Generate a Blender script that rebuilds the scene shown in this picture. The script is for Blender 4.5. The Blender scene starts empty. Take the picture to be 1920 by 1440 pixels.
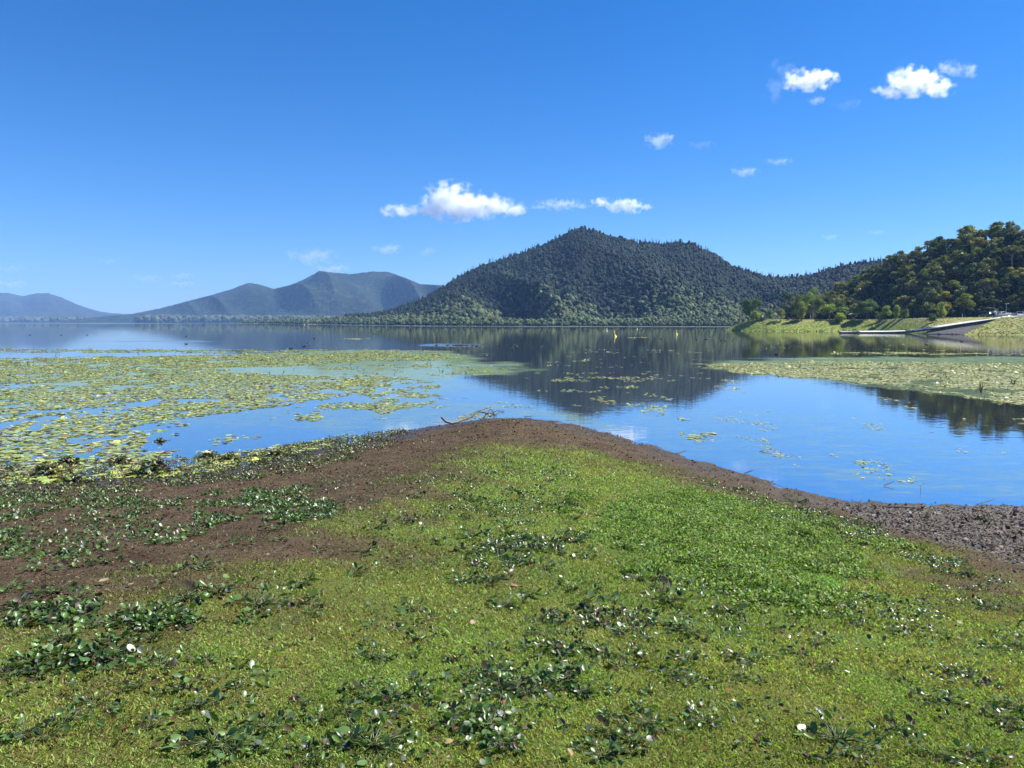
import bpy, bmesh, math, random
import numpy as np
from mathutils import Vector, Matrix

R = math.radians
scene = bpy.context.scene
PITCH = R(4.645); F = 1440.0; EYE = 4.0          # photo is 1920 x 1440

# ------------------------------------------------------------------ camera
cd = bpy.data.cameras.new('camera'); cam = bpy.data.objects.new('camera', cd)
scene.collection.objects.link(cam); scene.camera = cam
cam.location = (0, 0, EYE); cam.rotation_euler = (R(90) - PITCH, 0, 0)
cd.sensor_width = 36; cd.lens = 36 * F / 1920; cd.clip_start = 0.05; cd.clip_end = 60000

# ------------------------------------------------------------------ sky + sun
SUN_EL, SUN_AZ = R(47), R(72)                     # azimuth clockwise from +Y (to the right of the view)
w = bpy.data.worlds.new('World'); scene.world = w; w.use_nodes = True
nt = w.node_tree; nt.nodes.clear()
sky = nt.nodes.new('ShaderNodeTexSky'); sky.sky_type = 'NISHITA'; sky.sun_disc = False
sky.sun_elevation = SUN_EL; sky.sun_rotation = SUN_AZ
sky.altitude = 100; sky.air_density = 1.0; sky.dust_density = 0.15; sky.ozone_density = 3.0
hs = nt.nodes.new('ShaderNodeHueSaturation'); hs.inputs['Saturation'].default_value = 1.2
tn = nt.nodes.new('ShaderNodeMix'); tn.data_type = 'RGBA'; tn.blend_type = 'MULTIPLY'; tn.inputs[0].default_value = 1; tn.inputs[7].default_value = (.62, .81, 1.14, 1)
bg = nt.nodes.new('ShaderNodeBackground'); bg.inputs['Strength'].default_value = 0.056
wo = nt.nodes.new('ShaderNodeOutputWorld')
nt.links.new(sky.outputs[0], tn.inputs[6]); nt.links.new(tn.outputs[2], hs.inputs['Color']); nt.links.new(hs.outputs[0], bg.inputs[0]); nt.links.new(bg.outputs[0], wo.inputs[0])
sl = bpy.data.lights.new('sun', 'SUN'); sl.energy = 5.0; sl.angle = R(0.5); sl.color = (1.0, 0.96, 0.89)
so = bpy.data.objects.new('sun', sl); scene.collection.objects.link(so); so.location = (0, 0, 50)
sdir = Vector((math.sin(SUN_AZ) * math.cos(SUN_EL), math.cos(SUN_AZ) * math.cos(SUN_EL), math.sin(SUN_EL)))
so.rotation_euler = sdir.to_track_quat('Z', 'Y').to_euler()
scene.view_settings.view_transform = 'Standard'; scene.view_settings.look = 'None'
scene.view_settings.exposure = 1.12; scene.view_settings.gamma = 1.0
scene.cycles.use_denoising = True
scene.cycles.max_bounces = 14; scene.cycles.diffuse_bounces = 3; scene.cycles.glossy_bounces = 4; scene.cycles.volume_bounces = 12; scene.cycles.volume_step_rate = 1.0
scene.cycles.transparent_max_bounces = 8

rng = np.random.default_rng(7); random.seed(7)

# ------------------------------------------------------------------ pixel <-> world
cp, sp = math.cos(PITCH), math.sin(PITCH)
def tan_el(py):
    y = (720 - py) / F
    return (-sp + y * cp) / (cp + y * sp)
def ray(px, py):
    x = (px - 960) / F; y = (720 - py) / F
    return np.array([x, cp + y * sp, -sp + y * cp])
def on_z(px, py, z=0.0):
    d = ray(px, py); k = (z - EYE) / d[2]
    return np.array([d[0] * k, d[1] * k, z])
def at_d(px, py, D):
    d = ray(px, py); k = D / d[1]
    return np.array([d[0] * k, D, EYE + d[2] * k])
def project(P):
    P = np.asarray(P, float); x = P[..., 0]; y = P[..., 1]; z = P[..., 2] - EYE
    dep = y * cp - z * sp; up = y * sp + z * cp
    dep = np.where(dep < 0.05, 0.05, dep)
    return 960 + F * x / dep, 720 - F * up / dep

# ------------------------------------------------------------------ noise / polygons
def _hash(ix, iy, seed):
    h = (ix.astype(np.int64) * 374761393 + iy.astype(np.int64) * 668265263 + seed * 144665) & 0xffffffff
    h = ((h ^ (h >> 13)) * 1274126177) & 0xffffffff
    return ((h ^ (h >> 16)) & 0xffff) / 65535.0
def vnoise(x, y, seed=0):
    x = np.asarray(x, float); y = np.asarray(y, float)
    ix = np.floor(x); iy = np.floor(y); fx = x - ix; fy = y - iy
    fx = fx * fx * (3 - 2 * fx); fy = fy * fy * (3 - 2 * fy)
    a = _hash(ix, iy, seed); b = _hash(ix + 1, iy, seed); c = _hash(ix, iy + 1, seed); d = _hash(ix + 1, iy + 1, seed)
    return (a * (1 - fx) + b * fx) * (1 - fy) + (c * (1 - fx) + d * fx) * fy
def fbm(x, y, oct=4, seed=0):
    s = 0; a = .5; t = 0
    for o in range(oct):
        s = s + a * vnoise(x * 2 ** o, y * 2 ** o, seed + o * 17); t += a; a *= .5
    return s / t
def inpoly(px, py, poly):
    px = np.asarray(px); py = np.asarray(py); ins = np.zeros(px.shape, bool); n = len(poly)
    for i in range(n):
        x0, y0 = poly[i][:2]; x1, y1 = poly[(i + 1) % n][:2]
        c = ((y0 > py) != (y1 > py))
        with np.errstate(divide='ignore', invalid='ignore'):
            xi = (x1 - x0) * (py - y0) / (y1 - y0 + 1e-12) + x0
        ins ^= c & (px < xi)
    return ins
def sdist(px, py, poly):
    px = np.asarray(px, float); py = np.asarray(py, float); best = np.full(px.shape, 1e9); n = len(poly)
    for i in range(n):
        x0, y0 = poly[i][:2]; x1, y1 = poly[(i + 1) % n][:2]
        dx, dy = x1 - x0, y1 - y0; t = np.clip(((px - x0) * dx + (py - y0) * dy) / (dx * dx + dy * dy + 1e-12), 0, 1)
        best = np.minimum(best, np.hypot(px - x0 - t * dx, py - y0 - t * dy))
    return np.where(inpoly(px, py, poly), best, -best)
def sstep(a, b, x):
    t = np.clip((np.asarray(x, float) - a) / (b - a), 0, 1); return t * t * (3 - 2 * t)

# ------------------------------------------------------------------ object helpers
def link(o):
    scene.collection.objects.link(o); return o
def tag(o, label=None, cat=None, group=None, kind=None):
    if label: o['label'] = label
    if cat: o['category'] = cat
    if group: o['group'] = group
    if kind: o['kind'] = kind
    return o
def empty(name, loc, rz=0.0, s=1.0):
    o = link(bpy.data.objects.new(name, None)); o.location = loc; o.rotation_euler = (0, 0, rz); o.scale = (s, s, s)
    o.empty_display_size = 0.3; return o
def mk_mesh(name, V, Fc, mats, col=None, smooth=False, midx=None):
    """V (n,3); Fc (m,k) array of equal faces or a list of lists; col (n,3)."""
    V = np.asarray(V, np.float32); me = bpy.data.meshes.new(name)
    if isinstance(Fc, list) and not (len(Fc) and all(len(f) == len(Fc[0]) for f in Fc)):
        me.from_pydata(V.tolist(), [], Fc)
    else:
        Fc = np.asarray(Fc, np.int32); m, k = Fc.shape
        me.vertices.add(len(V)); me.vertices.foreach_set('co', V.ravel())
        me.loops.add(m * k); me.loops.foreach_set('vertex_index', Fc.ravel())
        me.polygons.add(m); me.polygons.foreach_set('loop_start', np.arange(0, m * k, k, dtype=np.int32))
        me.polygons.foreach_set('loop_total', np.full(m, k, np.int32))
    for mm in (mats if isinstance(mats, (list, tuple)) else [mats]): me.materials.append(mm)
    if midx is not None: me.polygons.foreach_set('material_index', np.asarray(midx, np.int32))
    if smooth: me.polygons.foreach_set('use_smooth', np.ones(len(me.polygons), bool))
    me.update(calc_edges=True)
    if col is not None: add_col(me, col)
    me.validate()
    return me
def add_col(me, col, name='col'):
    ca = me.color_attributes.new(name, 'FLOAT_COLOR', 'POINT'); c = np.ones((len(me.vertices), 4), np.float32)
    c[:, :3] = col; ca.data.foreach_set('color', c.ravel())
def mk_obj(name, me, parent=None):
    o = link(bpy.data.objects.new(name, me))
    if parent: o.parent = parent
    return o
class MB:
    """collects shapes for one mesh"""
    def __init__(s): s.v = []; s.f = []; s.c = []; s.m = []
    def add(s, V, Fs, c=(1, 1, 1), mi=0):
        b = len(s.v); s.v += [tuple(map(float, p)) for p in V]; s.f += [[b + i for i in f] for f in Fs]; s.c += [c] * len(V); s.m += [mi] * len(Fs)
    def box(s, c, d, rz=0, col=(1, 1, 1), mi=0, bev=0.0):
        bm = bmesh.new(); bmesh.ops.create_cube(bm, size=1); bmesh.ops.scale(bm, vec=d, verts=bm.verts)
        if bev: bmesh.ops.bevel(bm, geom=bm.edges[:], offset=bev, segments=2, affect='EDGES')
        M = Matrix.Translation(c) @ Matrix.Rotation(rz, 4, 'Z'); bmesh.ops.transform(bm, matrix=M, verts=bm.verts)
        bm.verts.index_update(); s.add([v.co for v in bm.verts], [[v.index for v in f.verts] for f in bm.faces], col, mi); bm.free()
    def prism(s, prof, y0, y1, col=(1, 1, 1), mi=0):
        n = len(prof); V = [(x, y0, z) for x, z in prof] + [(x, y1, z) for x, z in prof]
        s.add(V, [list(range(n - 1, -1, -1))[::1], list(range(n, 2 * n))] + [[i, (i + 1) % n, n + (i + 1) % n, n + i] for i in range(n)], col, mi)
    def tube(s, pts, rad, n=6, col=(1, 1, 1), mi=0, cap=True):
        pts = [Vector(p) for p in pts]; V = []; Fs = []
        for i, p in enumerate(pts):
            t = (pts[min(i + 1, len(pts) - 1)] - pts[max(i - 1, 0)]).normalized()
            a = t.orthogonal().normalized() if i == 0 else (a - t * a.dot(t)).normalized()
            b = t.cross(a); r = rad[i] if hasattr(rad, '__len__') else rad
            V += [p + (a * math.cos(k * 2 * math.pi / n) + b * math.sin(k * 2 * math.pi / n)) * r for k in range(n)]
        for i in range(len(pts) - 1):
            for k in range(n): Fs.append([i * n + k, i * n + (k + 1) % n, (i + 1) * n + (k + 1) % n, (i + 1) * n + k])
        if cap: Fs.append(list(range(n - 1, -1, -1))); Fs.append([(len(pts) - 1) * n + k for k in range(n)])
        s.add(V, Fs, col, mi)
    def lathe(s, prof, c=(0, 0, 0), n=12, col=(1, 1, 1), mi=0, sx=1, sy=1):
        V = []; Fs = []
        for r, z in prof: V += [(c[0] + sx * r * math.cos(k * 2 * math.pi / n), c[1] + sy * r * math.sin(k * 2 * math.pi / n), c[2] + z) for k in range(n)]
        for i in range(len(prof) - 1):
            for k in range(n): Fs.append([i * n + k, i * n + (k + 1) % n, (i + 1) * n + (k + 1) % n, (i + 1) * n + k])
        Fs.append(list(range(n - 1, -1, -1))); Fs.append([(len(prof) - 1) * n + k for k in range(n)])
        s.add(V, Fs, col, mi)
    def mesh(s, name, mats, smooth=False): return mk_mesh(name, np.array(s.v), s.f, mats, np.array(s.c), smooth, s.m)
    def build(s, name, mats, parent=None, smooth=False): return mk_obj(name, s.mesh(name, mats, smooth), parent)
def copy_tree(o, parent=None):
    c = link(o.copy())
    if parent: c.parent = parent
    for ch in o.children: copy_tree(ch, c)
    return c
def grid_faces(nu, nv):
    i = np.arange((nu - 1) * (nv - 1)); a = (i // (nv - 1)) * nv + i % (nv - 1)
    return np.stack([a, a + 1, a + nv + 1, a + nv], 1)

# ------------------------------------------------------------------ materials
def mat(name):
    m = bpy.data.materials.new(name); m.use_nodes = True; n = m.node_tree; n.nodes.clear()
    out = n.nodes.new('ShaderNodeOutputMaterial'); b = n.nodes.new('ShaderNodeBsdfPrincipled'); n.links.new(b.outputs[0], out.inputs[0])
    return m, n, b, out
def N(n, t, **kw):
    x = n.nodes.new(t)
    for k, v in kw.items(): setattr(x, k, v)
    return x
def noise(n, scale, detail=4, rough=.6, vec=None):
    x = N(n, 'ShaderNodeTexNoise'); x.inputs['Scale'].default_value = scale; x.inputs['Detail'].default_value = detail; x.inputs['Roughness'].default_value = rough
    if vec: n.links.new(vec, x.inputs['Vector'])
    return x.outputs[0]
def ramp(n, src, stops):
    r = N(n, 'ShaderNodeValToRGB'); e = r.color_ramp.elements
    while len(e) < len(stops): e.new(.5)
    for k, (p, c) in enumerate(stops): e[k].position = p; e[k].color = (*c, 1) if len(c) == 3 else c
    n.links.new(src, r.inputs[0]); return r.outputs[0]
def mixc(n, a, b, f, mode='MIX'):
    m = N(n, 'ShaderNodeMix', data_type='RGBA', blend_type=mode)
    for s, v in ((m.inputs[6], a), (m.inputs[7], b), (m.inputs[0], f)):
        if isinstance(v, (int, float)): s.default_value = v
        elif isinstance(v, tuple): s.default_value = (*v, 1)
        else: n.links.new(v, s)
    return m.outputs[2]
def mth(n, op, a, b=0.0, clamp=False):
    m = N(n, 'ShaderNodeMath', operation=op, use_clamp=clamp)
    for s, v in ((m.inputs[0], a), (m.inputs[1], b)):
        if isinstance(v, (int, float)): s.default_value = v
        else: n.links.new(v, s)
    return m.outputs[0]
def attr(n, name):
    a = N(n, 'ShaderNodeAttribute'); a.attribute_name = name; return a
def bump(n, b, h, strength, dist):
    x = N(n, 'ShaderNodeBump'); x.inputs['Strength'].default_value = strength; x.inputs['Distance'].default_value = dist
    n.links.new(h, x.inputs['Height']); n.links.new(x.outputs[0], b.inputs['Normal']); return x
def m_simple(name, c, rough=.7, var=.25, scale=3.0, spec=.5, bumpd=0.0, metal=0):
    m, n, b, _ = mat(name); tc = N(n, 'ShaderNodeTexCoord').outputs['Object']
    ns = noise(n, scale, 5, .65, tc); lo = tuple(x * (1 - var) for x in c); hi = tuple(min(1, x * (1 + var)) for x in c)
    n.links.new(ramp(n, ns, [(.3, lo), (.7, hi)]), b.inputs['Base Color']); b.inputs['Roughness'].default_value = rough
    b.inputs['Specular IOR Level'].default_value = spec; b.inputs['Metallic'].default_value = metal
    if bumpd: bump(n, b, ns, .6, bumpd)
    return m
def m_leaf(name, rough=.5, transl=.35, spec=.4, rnd=.0, var_scale=None, tint=(1, 1, 1)):
    """foliage: colour from attribute col, varied a little per object, part of the light let through"""
    m, n, b, out = mat(name); c = attr(n, 'col').outputs['Color']
    c = mixc(n, c, tint, 1.0, 'MULTIPLY')
    if rnd:
        oi = N(n, 'ShaderNodeObjectInfo').outputs['Random']
        c = mixc(n, c, ramp(n, oi, [(0, (1 - rnd, 1 - rnd * .8, 1 - rnd)), (.5, (1, 1, 1)), (1, (1 + rnd, 1 + rnd * .75, 1 - rnd * .2))]), 1.0, 'MULTIPLY')
    n.links.new(c, b.inputs['Base Color']); b.inputs['Roughness'].default_value = rough; b.inputs['Specular IOR Level'].default_value = spec
    if transl:
        t = N(n, 'ShaderNodeBsdfTranslucent'); n.links.new(mixc(n, c, (1.1, 1.25, .55), 1.0, 'MULTIPLY'), t.inputs[0])
        mx = N(n, 'ShaderNodeMixShader'); mx.inputs[0].default_value = transl
        n.links.new(b.outputs[0], mx.inputs[1]); n.links.new(t.outputs[0], mx.inputs[2]); n.links.new(mx.outputs[0], out.inputs[0])
    return m
M_bark = m_simple('bark', (.16, .13, .10), .85, .35, 2.5, .2)
M_palebark = m_simple('pale_bark', (.36, .32, .27), .8, .3, 2.5, .2)
M_crown = m_leaf('tree_foliage', .55, .34, .3, .42)
M_far_crown = m_leaf('forest_foliage', .8, .15, .1)
M_hyacinth = m_leaf('glossy_leaf', .38, .25, .55)
M_pad = m_leaf('lily_pad', .42, .12, .45)
M_blade = m_leaf('grass_blade', .5, .42, .3)
M_debris = m_leaf('debris', .8, .05, .25)

# ================================================================== SETTING: near land
SHORE_PX = [(-420, 950), (-200, 925), (0, 908), (110, 902), (200, 897), (300, 893), (400, 884), (480, 868), (560, 848), (640, 834), (700, 824), (760, 808),
            (810, 799), (850, 793), (900, 785), (940, 782), (1000, 785), (1045, 790), (1090, 799), (1140, 811), (1190, 826), (1240, 841), (1280, 855),
            (1330, 871), (1400, 890), (1450, 905), (1500, 920), (1550, 931), (1600, 938), (1700, 943), (1800, 945), (1920, 949), (2100, 957), (2350, 972)]
LAND = [tuple(on_z(x, y)[:2]) for x, y in SHORE_PX]
LAND = LAND + [(40, 12), (60, -40), (-60, -40), (-40, 16)]
def near_h(x, y):
    """height of the near ground above the water"""
    x = np.asarray(x, float); y = np.asarray(y, float)
    wob = (fbm(x * 1.3, y * 1.3, 3, 5) - .5) * .55 + (fbm(x * 5, y * 5, 3, 9) - .5) * .22
    d = sdist(x, y, LAND) + wob * np.clip(np.hypot(x, y) / 16, 0, 1)
    z = np.where(d > 0, .142 * d * (d / (d + 1.6)) + .012 * np.sqrt(np.maximum(d, 0)), .16 * d)
    z = np.maximum(z, -1.4)
    z = z + np.where(d > .15, 1, .25) * ((fbm(x * 2.2, y * 2.2, 4, 31) - .5) * .07 + (fbm(x * 14, y * 14, 3, 41) - .5) * .016)
    return z
h0 = float(near_h(0, 0)); GOFF = (EYE - 1.6) / h0 if h0 > 2.4 else 1.0
def gh(x, y):
    z = near_h(x, y); return np.where(z > 0, z * GOFF, z)
def ground_hit(px, py):
    d = ray(px, py); k = np.linspace(.8, 60, 1500); X = d[0] * k; Y = d[1] * k; Z = EYE + d[2] * k
    below = Z < np.maximum(gh(X, Y), 0); i = int(np.argmax(below)) if below.any() else len(k) - 1
    return np.array([X[i], Y[i], float(gh(X[i], Y[i]))])

nr, nth = 440, 560
rr = .4 * (52 / .4) ** (np.arange(nr) / (nr - 1)); th = np.linspace(R(-110), R(110), nth)
Rg, Tg = np.meshgrid(rr, th, indexing='ij'); X = (Rg * np.sin(Tg)).ravel(); Y = (Rg * np.cos(Tg)).ravel(); Z = gh(X, Y)
edge = Rg.ravel() > 51; Z[edge] = -1.55
GV = np.stack([X, Y, Z], 1)
GRASS_PX = [(-400, 1215), (0, 1200), (120, 1180), (230, 1140), (340, 1115), (430, 1105), (520, 1095), (590, 1060), (650, 1015), (700, 985), (760, 945), (800, 900), (830, 868),
            (880, 848), (950, 838), (1020, 838), (1090, 846), (1150, 860), (1220, 880), (1300, 905), (1370, 928), (1450, 955), (1530, 978), (1600, 996), (1680, 1020), (1760, 1046), (1850, 1075), (1920, 1095), (2200, 1150)]
GRASS = [tuple(ground_hit(x, y)[:2]) for x, y in GRASS_PX] + [(12, 2), (14, -12), (-14, -12), (-12, 1)]
def grassiness(x, y):
    x = np.asarray(x, float); y = np.asarray(y, float)
    d = sdist(x, y, GRASS) + (fbm(x * .9, y * .9, 4, 77) - .5) * 3.4 + (fbm(x * 5, y * 5, 3, 78) - .5) * 1.8
    return sstep(-1.1, 1.7, d)
me = mk_mesh('ground', GV, grid_faces(nr, nth)[:, ::-1], [], None, True)
G = grassiness(X, Y); Dn = sdist(X, Y, LAND)
wet = (1 - sstep(.05, 2.4, Dn + (fbm(X * .8, Y * .8, 3, 91) - .5) * 2.0)) * np.where(X < -1, 1.0, .55)
LITTER_PX = [(1560, 945), (1700, 948), (1920, 952), (2250, 980), (2250, 1110), (1920, 1060), (1820, 1030), (1720, 1005), (1620, 975)]
LITTER = [tuple(ground_hit(x, y)[:2]) for x, y in LITTER_PX]
lit = sstep(-.25, .25, sdist(X, Y, LITTER) + (fbm(X * 3, Y * 3, 3, 92) - .5) * .8)
add_col(me, np.stack([G, wet, lit], 1), 'zone')
m, n, b, _ = mat('mud_and_turf'); geo = N(n, 'ShaderNodeNewGeometry').outputs['Position']
zs = N(n, 'ShaderNodeSeparateColor'); n.links.new(attr(n, 'zone').outputs['Color'], zs.inputs[0])
n1 = noise(n, 34, 8, .8, geo); n2 = noise(n, 90, 6, .7, geo); n3 = noise(n, 1.7, 5, .6, geo)
mud = ramp(n, n1, [(.3, (.024, .017, .011)), (.5, (.070, .050, .033)), (.7, (.15, .115, .078))])
mud = mixc(n, mud, ramp(n, n3, [(.35, (.72, .66, .60)), (.65, (1.25, 1.2, 1.12))]), 1.0, 'MULTIPLY')
mud = mixc(n, mud, (.50, .46, .43), mth(n, 'MULTIPLY', zs.outputs[1], .8), 'MULTIPLY')
mud = mixc(n, mud, (.13, .115, .11), mth(n, 'MULTIPLY', zs.outputs[2], .6))
turf = ramp(n, n2, [(.3, (.042, .058, .014)), (.55, (.105, .145, .034)), (.75, (.19, .22, .065))])
turf = mixc(n, turf, ramp(n, n3, [(.35, (1.25, .95, .8)), (.6, (.9, 1.05, .85))]), 1.0, 'MULTIPLY')
gm = mth(n, 'ADD', zs.outputs[0], mth(n, 'MULTIPLY', mth(n, 'SUBTRACT', n1, .5), 1.4), True)
n.links.new(mixc(n, mud, turf, mth(n, 'MULTIPLY', gm, .92)), b.inputs['Base Color'])
n.links.new(mth(n, 'SUBTRACT', .88, mth(n, 'MULTIPLY', zs.outputs[1], .5)), b.inputs['Roughness'])
n.links.new(mth(n, 'ADD', .08, mth(n, 'MULTIPLY', zs.outputs[1], .35)), b.inputs['Specular IOR Level'])
bump(n, b, mth(n, 'ADD', n1, mth(n, 'MULTIPLY', n2, .5)), .7, .022)
me.materials.append(m)
tag(mk_obj('ground', me), 'muddy point of land with short grass running down to the lake', 'ground', kind='structure')

# lake bed: one sheet to the horizon
m = m_simple('lake_mud', (.06, .05, .035), .9, .3, .4)
bedv = [(-9000, -60, -1.6), (9000, -60, -1.6), (9000, 8900, -1.6), (-9000, 8900, -1.6)]
tag(mk_obj('lake_bed', mk_mesh('lake_bed', bedv, [[0, 1, 2, 3]], m)), 'dark muddy bed under the lake', 'lake bed', kind='structure')

# ------------------------------------------------------------------ water
FILM = [  # pixel outline, amount of green film
    ([(0, 672), (300, 668), (430, 664), (560, 658), (700, 655), (820, 657), (880, 663), (950, 680), (1010, 691), (970, 701), (880, 707), (800, 712), (720, 722), (640, 735), (500, 720), (300, 735), (0, 745)], .85),
    ([(640, 700), (820, 700), (900, 712), (860, 740), (960, 765), (1010, 778), (930, 783), (840, 795), (760, 806), (640, 820), (560, 800), (600, 750)], .42),
    ([(940, 765), (1060, 770), (1200, 800), (1280, 850), (1150, 812), (1000, 783)], .5),
    ([(1290, 683), (1360, 676), (1480, 671), (1560, 668), (1920, 668), (2300, 668), (2300, 700), (1920, 696), (1600, 690), (1420, 688)], .85),
    ([(1300, 688), (1560, 690), (1920, 690), (2300, 690), (2300, 775), (1920, 762), (1750, 742), (1600, 722), (1420, 700)], .62),
    ([(1500, 880), (1650, 872), (1920, 868), (2300, 880), (2300, 970), (1920, 946), (1700, 925), (1600, 915)], .40),
    ([(1100, 790), (1300, 760), (1600, 780), (1920, 840), (2300, 860), (2300, 960), (1920, 948), (1600, 938), (1300, 862)], .30),
    ([(1280, 830), (1420, 850), (1500, 880), (1580, 925), (1400, 888)], .25),
    ([(0, 745), (300, 735), (620, 735), (560, 800), (300, 800), (200, 860), (0, 880)], .32),
]
FILMW = [([tuple(on_z(x, y)[:2]) for x, y in p], a) for p, a in FILM]
wr = 10 * (8900 / 10) ** (np.arange(760) / 759); wt = np.linspace(R(-72), R(72), 520)
Rg, Tg = np.meshgrid(wr, wt, indexing='ij'); X = (Rg * np.sin(Tg)).ravel(); Y = (Rg * np.cos(Tg)).ravel()
film = np.zeros(X.shape)
nz = (fbm(X * .35, Y * .25, 4, 3) - .5)
for p, a in FILMW:
    sc_ = np.maximum(1.0, np.hypot(X, Y) / 22); film = np.maximum(film, a * sstep(-.5, .8, sdist(X, Y, p) / sc_ + nz * 2.2))
# wind ripples: they hold no clear mirror image
Dl = np.interp(960 + F * X / np.maximum(Y, 1), [480, 640, 800, 1000, 1400], [1450, 900, 700, 640, 622])
rip = np.where((Y > Dl - 110) & (Y < Dl + 60), .8 * sstep(0, 30, Y - Dl + 110), 0)
def lens(cx, cy, hw, hh):
    c = on_z(cx, cy); u = (960 + F * X / np.maximum(Y, 1) * 1.0 - cx) / hw; q0 = on_z(cx, cy + hh)[1]; q1 = on_z(cx, cy - hh)[1]
    return 1 - sstep(.55, 1.1, np.hypot(u, (Y - .5 * (q0 + q1)) / (.5 * (q1 - q0))) + nz * .9)
for L_ in ((840, 647, 75, 3.2), (870, 649, 60, 2), (1325, 635, 22, 1.0), (300, 640, 140, 1.5), (1620, 672, 300, 1.2), (900, 685, 80, 2)): rip = np.maximum(rip, .8 * lens(*L_))
rip = np.maximum(rip, .45 * sstep(600, 2500, Rg.ravel()))
me = mk_mesh('water', np.stack([X, Y, np.zeros_like(X)], 1), grid_faces(760, 520)[:, ::-1], [], None, True)
add_col(me, np.stack([film, rip, nz + .5], 1), 'film')
m, n, b, out = mat('lake_water'); geo = N(n, 'ShaderNodeNewGeometry').outputs['Position']
fs = N(n, 'ShaderNodeSeparateColor'); n.links.new(attr(n, 'film').outputs['Color'], fs.inputs[0])
n.nodes.remove(b)
gl = N(n, 'ShaderNodeBsdfGlossy'); gl.inputs['Color'].default_value = (.88, .88, .86, 1)
n.links.new(mth(n, 'ADD', .014, mth(n, 'MULTIPLY', fs.outputs[1], .16)), gl.inputs['Roughness'])
df = N(n, 'ShaderNodeBsdfDiffuse'); df.inputs[0].default_value = (.09, .097, .08, 1)
lw = N(n, 'ShaderNodeFresnel'); lw.inputs['IOR'].default_value = 1.55
fr = mth(n, 'ADD', mth(n, 'MULTIPLY', lw.outputs[0], .75), .18, True)
mp = N(n, 'ShaderNodeMapping'); n.links.new(geo, mp.inputs[0]); mp.inputs['Scale'].default_value = (.8, 1.0, 1)
wn = noise(n, 2.2, 3, .5, mp.outputs[0]); wn2 = noise(n, .35, 2, .5, mp.outputs[0])
bp = N(n, 'ShaderNodeBump'); bp.inputs['Strength'].default_value = 1; bp.inputs['Distance'].default_value = .003
n.links.new(mth(n, 'ADD', wn, mth(n, 'MULTIPLY', wn2, 1.2)), bp.inputs['Height'])
n.links.new(bp.outputs[0], gl.inputs['Normal'])
mx = N(n, 'ShaderNodeMixShader'); n.links.new(fr, mx.inputs[0]); n.links.new(df.outputs[0], mx.inputs[1]); n.links.new(gl.outputs[0], mx.inputs[2])
fd = N(n, 'ShaderNodeBsdfDiffuse'); mp2 = N(n, 'ShaderNodeMapping'); n.links.new(geo, mp2.inputs[0]); mp2.inputs['Scale'].default_value = (.7, 2.2, 1)
fn = noise(n, 3.5, 8, .75, mp2.outputs[0]); fn2 = noise(n, .9, 5, .6, mp2.outputs[0])
n.links.new(ramp(n, fn2, [(.35, (.10, .18, .14)), (.5, (.145, .215, .135)), (.66, (.20, .26, .11))]), fd.inputs[0])
fm = mth(n, 'ADD', mth(n, 'MULTIPLY', fs.outputs[0], 1.25), mth(n, 'ADD', mth(n, 'MULTIPLY', mth(n, 'SUBTRACT', fn, .5), 2.2), mth(n, 'MULTIPLY', mth(n, 'SUBTRACT', fn2, .5), 1.2)))
fm = mth(n, 'SUBTRACT', fm, .28, True); fm = mth(n, 'MULTIPLY', fm, .75, True)
mx2 = N(n, 'ShaderNodeMixShader'); n.links.new(fm, mx2.inputs[0]); n.links.new(mx.outputs[0], mx2.inputs[1]); n.links.new(fd.outputs[0], mx2.inputs[2])
n.links.new(mx2.outputs[0], out.inputs[0]); me.materials.append(m)
tag(mk_obj('water', me), 'still lake mirroring the sky and hills, with films of green algae', 'water', kind='structure')

# ================================================================== SETTING: hills
def interp(pts): a = np.array(pts, float); return lambda u: np.interp(u, a[:, 0], a[:, 1])
class Hill:
    """height field set out by bearing (u) and a run of knots from the shore inland"""
    def __init__(s, u0, u1, nu, nv, knots, spur=None, cap=None):
        s.cap = cap
        s.k = knots; s.spur = spur; s.u = np.linspace(u0, u1, nu); s.v = np.linspace(0, len(knots) - 1, nv)
    def pos(s, u, v):
        u = np.asarray(u, float); v = np.asarray(v, float); D = np.zeros(u.shape); Z = np.zeros(u.shape); K = len(s.k)
        for i in range(K - 1):
            w0 = (v >= i) & ((v < i + 1) | (i == K - 2)); f = v[w0] - i
            D[w0] = s.k[i][0](u[w0]) * (1 - f) + s.k[i + 1][0](u[w0]) * f
            Z[w0] = s.k[i][1](u[w0]) * (1 - f) + s.k[i + 1][1](u[w0]) * f
        X = D * (u - 960) / F * cp
        if s.spur is not None: Z = Z + s.spur(u, v, D)
        if s.cap is not None:      # no spur stands above the crest line
            ci, cz, cD = s.cap; lim = EYE + (cz(u) - EYE) / cD(u) * D - 1.5; Z = np.where((v < ci - .02) & (v > 1) & (cz(u) > 12), np.minimum(Z, lim), Z)
        return np.stack([X, D, Z], -1)
    def mesh(s, name, m):
        U, Vv = np.meshgrid(s.u, s.v, indexing='ij'); P = s.pos(U.ravel(), Vv.ravel())
        return mk_mesh(name, P, grid_faces(len(s.u), len(s.v)), m, None, True)
C_ = lambda c: (lambda u: np.full(np.shape(u), float(c)))
def m_hill(name, c1, c2, c3, scale, bd):
    m, n, b, _ = mat(name); g = N(n, 'ShaderNodeNewGeometry').outputs['Position']
    a = noise(n, scale, 8, .72, g); a2 = noise(n, scale * .12, 4, .6, g)
    c = mixc(n, ramp(n, a, [(.34, c1), (.5, c2), (.68, c3)]), ramp(n, a2, [(.35, (.7, .75, .75)), (.65, (1.3, 1.25, 1.1))]), 1.0, 'MULTIPLY')
    n.links.new(c, b.inputs['Base Color']); b.inputs['Roughness'].default_value = .9; b.inputs['Specular IOR Level'].default_value = .1
    bump(n, b, a, 1, bd); return m

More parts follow.
